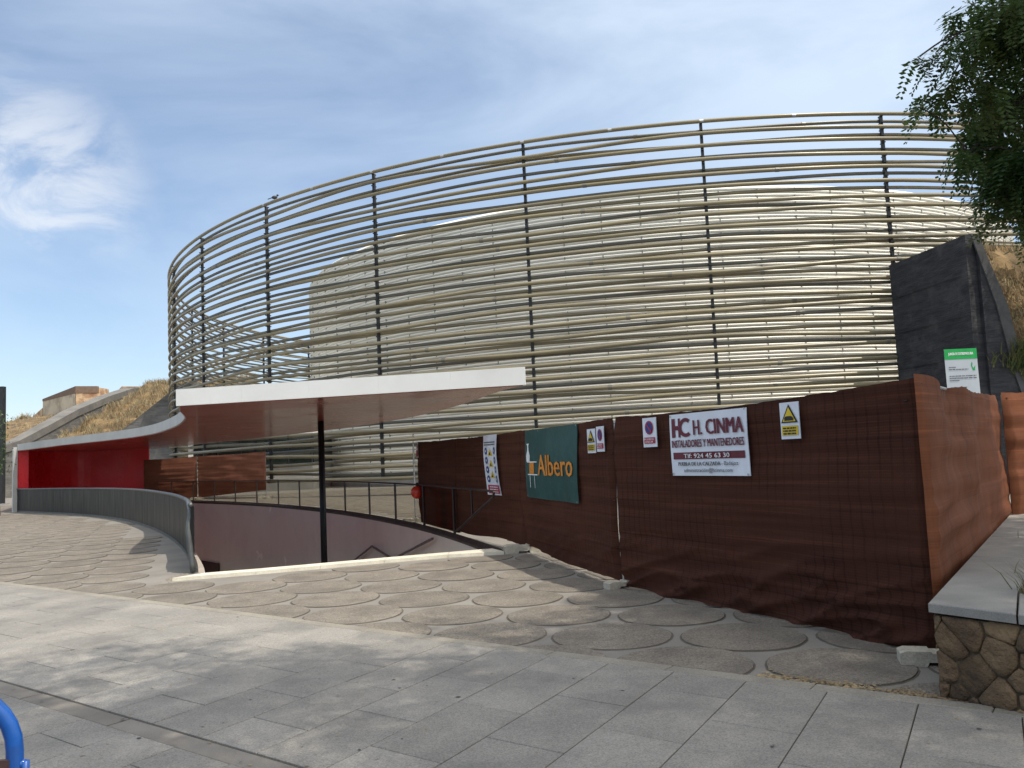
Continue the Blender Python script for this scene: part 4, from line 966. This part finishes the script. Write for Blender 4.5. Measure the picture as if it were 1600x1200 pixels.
# ------------------------------------------------------------------ small bird on the ring
bd = thing('small_bird', 'small dark bird perched on the top tube of the ring', 'bird', rp(PH0 + 2*PI*1.12/NP, ZT+.08, RR+.1))
bc = Vector(bd.location)
V, Fc = sphere((bc.x, bc.y, bc.z+.12), .1, 10, 8, (1.5, .8, .9)); obj('body', V, Fc, m_bird, bd, smooth=True)
V, Fc = sphere((bc.x+.15, bc.y, bc.z+.22), .055, 8, 6); obj('head', V, Fc, m_bird, bd, smooth=True)
MB().quadpoly([(bc.x-.12, bc.y-.04, bc.z+.10), (bc.x-.34, bc.y-.03, bc.z+.03), (bc.x-.34, bc.y+.03, bc.z+.03), (bc.x-.12, bc.y+.04, bc.z+.10)], (0, 0, .02)).make('tail', m_bird, bd)
MB().tube([(bc.x+.2, bc.y, bc.z+.22), (bc.x+.245, bc.y, bc.z+.21)], [.015, .003], 5).make('beak', m_steel, bd)
for dx in (-.02, .04): MB().tube([(bc.x+dx, bc.y, bc.z-.01), (bc.x+dx, bc.y, bc.z+.06)], .008, 4).make('leg', m_bird, bd)

# ------------------------------------------------------------------ the big tree on the right (mostly above the frame)
tr = thing('shade_tree', 'large feathery leaved tree overhanging from the upper right corner', 'tree', (7.7, 5.9, zc-.05))
def limb(pts, r0, r1, par, name='limb'):
    P = smooth_path(pts, .45); n = len(P); return MB().tube(P, [r0 + (r1-r0)*i/(n-1) for i in range(n)], 9).make(name, m_bark, par, smooth=True)
limb([(7.7, 5.9, .3), (7.75, 5.85, 2.0), (7.6, 5.8, 4.2), (7.5, 5.6, 5.6)], .24, .17, tr, 'trunk')
tips = []
LB = [[(7.5, 5.6, 5.4), (6.9, 6.6, 6.6), (6.4, 7.6, 6.9), (5.9, 8.3, 6.5), (5.4, 8.5, 5.9)],
      [(7.5, 5.6, 5.5), (7.2, 7.0, 6.2), (6.6, 8.0, 5.8), (5.7, 8.6, 5.2), (5.1, 8.7, 4.6)],
      [(7.5, 5.6, 5.0), (7.3, 7.2, 5.3), (6.6, 8.2, 4.9), (5.9, 8.7, 4.0), (5.7, 8.8, 3.4)],
      [(7.5, 5.6, 5.5), (6.6, 5.2, 7.4), (5.2, 4.6, 8.6), (3.6, 4.2, 9.3), (2.0, 4.3, 9.6), (.6, 4.6, 9.6)],
      [(7.5, 5.6, 5.6), (7.0, 4.6, 7.6), (6.0, 3.2, 9.0), (4.4, 2.2, 9.8), (3.0, 1.6, 10)],
      [(7.5, 5.6, 5.6), (7.6, 5.4, 8), (7.2, 5.0, 10.5), (6.6, 4.8, 12)],
      [(7.5, 5.6, 5.6), (8.6, 6.2, 7.4), (9.8, 6.8, 8.6)], [(7.5, 5.6, 5.6), (8.4, 4.6, 7.4), (9.4, 3.6, 8.8)]]
for i, b in enumerate(LB): limb(b, .12, .02, tr)
R_ = np.random.RandomState(11)
f_ = 1276.74
def px(x, y, Y):
    d_ = F + Rt*((x-800)/f_) + Up*((600-y)/f_); return Vector((0, 0, CH)) + d_*(Y/d_.y)
# clumps of the overhanging boughs: centre (m), spread (m), count
CL = []
SH = lambda x: x + (12 if x < 1535 else 10)
for x, y, rp_, cnt in ((1595, 15, 60, 300), (1545, 22, 42, 130), (1505, 6, 22, 30), (1476, 26, 15, 20), (1452, 80, 17, 22), (1425, 88, 12, 12), (1500, 72, 30, 50), (1555, 85, 48, 170), (1440, 155, 15, 20),
                      (1470, 130, 20, 30), (1424, 168, 8, 9), (1515, 145, 32, 70), (1570, 160, 50, 260), (1520, 205, 30, 85), (1490, 243, 15, 26), (1560, 240, 42, 190), (1600, 250, 50, 260), (1540, 290, 22, 50),
                      (1592, 300, 32, 120), (1560, 328, 13, 20), (1603, 342, 14, 24), (1640, 100, 70, 260), (1660, 230, 70, 280), (1670, 320, 45, 90)):
    Yd = 8.5 + R_.uniform(-.5, .5); c = px(SH(x), y, Yd); CL.append((c, rp_/f_*Yd*.8, int(cnt*(.62 if x < 1535 else .5))))
POS = []
for c, s_, cnt in CL:
    q = R_.normal(0, 1, (cnt, 3)); q /= np.maximum(1, np.linalg.norm(q, axis=1, keepdims=True)/1.5); POS.append(np.array(c[:]) + q*np.array([s_*.62, s_*1.3, s_*.62]))
fine = np.concatenate(POS)
def ell(c, rad, n, clumps):
    cc = R_.normal(0, 1, (clumps, 3)); cc /= np.linalg.norm(cc, axis=1, keepdims=True); cc *= (R_.uniform(0, 1, (clumps, 1))**(1/2.2)); k = R_.randint(0, clumps, n)
    return np.array(c) + cc[k]*np.array(rad) + R_.normal(0, .30, (n, 3))
high = np.concatenate([ell((4.9, 2.4, 9.6), (4.4, 2.7, 1.8), 5200, 80), ell((1.4, 3.0, 9.5), (2.6, 1.7, 1.0), 1100, 24), ell((7.6, 5.8, 8.6), (2.8, 2.6, 2.4), 3200, 60), ell((6.6, 4.0, 11.4), (3, 2.6, 1.6), 1500, 40)])
def sprays(P, L, nl, seed, name, droop=.55):
    r_ = np.random.RandomState(seed); n = len(P); az = r_.uniform(0, 2*PI, n); dr = r_.uniform(-droop-.5, -droop+.55, n)
    ax = np.stack([np.cos(az)*np.cos(dr), np.sin(az)*np.cos(dr), np.sin(dr)], 1); sd = np.stack([-np.sin(az), np.cos(az), r_.uniform(-.35, .35, n)], 1); sd /= np.linalg.norm(sd, axis=1, keepdims=True)
    Ls = L*r_.uniform(.7, 1.25, n); out_ = []
    for i in range(nl):
        f = (i+1)/nl
        for sg in (-1, 1):
            b = P + ax*(Ls*f)[:, None] - np.array([0, 0, 1])*(Ls*.35*f*f)[:, None]
            ll = (Ls*.26*(1.1-.5*f))[:, None]; d = sd*sg + ax*.35; 
            jit = r_.normal(0, .18, (n, 3)); d = d + jit; w_ = ax*(Ls*.062)[:, None]
            m_ = b + d*ll*.5; out_.append(np.stack([b, m_+w_, b+d*ll, m_-w_], 1))
    V = np.concatenate(out_).reshape(-1, 3); return obj(name, V, np.arange(len(V)).reshape(-1, 4), m_leaf, tr)
sprays(fine, .31, 9, 1, 'crown', .75)
sprays(high, .42, 4, 2, 'upper_crown', .2)
# hanging twigs carrying the visible sprays
mb = MB()
for c, s_, cnt in CL:
    base_ = min((Vector(p) for b in LB[:3] for p in smooth_path(b, .4)), key=lambda p: (p-c).length)
    mid = base_.lerp(c, .5) + Vector((0, 0, .12)); mb.tube(smooth_path([tuple(base_), tuple(mid), tuple(c)], .2), .009, 4)
mb.make('twigs', m_bark, tr, kind='stuff')

# a second tree beyond the right edge that keeps the abutment and its bank in shade
t2 = thing('bank_tree', 'leafy tree on the right bank beyond the planter shading the dark abutment', 'tree', (21.6, 25.6, 0))
MB().tube(smooth_path([(21.6, 25.6, 0), (21.7, 25.6, 2.5), (21.5, 25.5, 5), (21.4, 25.4, 8)], .5), .22, 9).make('trunk', m_bark, t2, smooth=True)
tr = t2
for q in ((19.8, 25.2, 8.6), (22.9, 26.6, 8.8), (21.0, 23.9, 9.2), (21.6, 26.9, 10)): MB().tube([(21.5, 25.5, 5.2), tuple(Vector((21.5, 25.5, 5.2)).lerp(Vector(q), .5) + Vector((0, 0, .3))), q], [.12, .08, .02], 7).make('limb', m_bark, t2)
sprays(np.concatenate([ell((19.6, 25.0, 9.2), (2.9, 2.9, 2.3), 3800, 70), ell((20.6, 25.8, 11.4), (2.4, 2.4, 1.4), 1200, 30)]), .55, 4, 5, 'crown', .2)
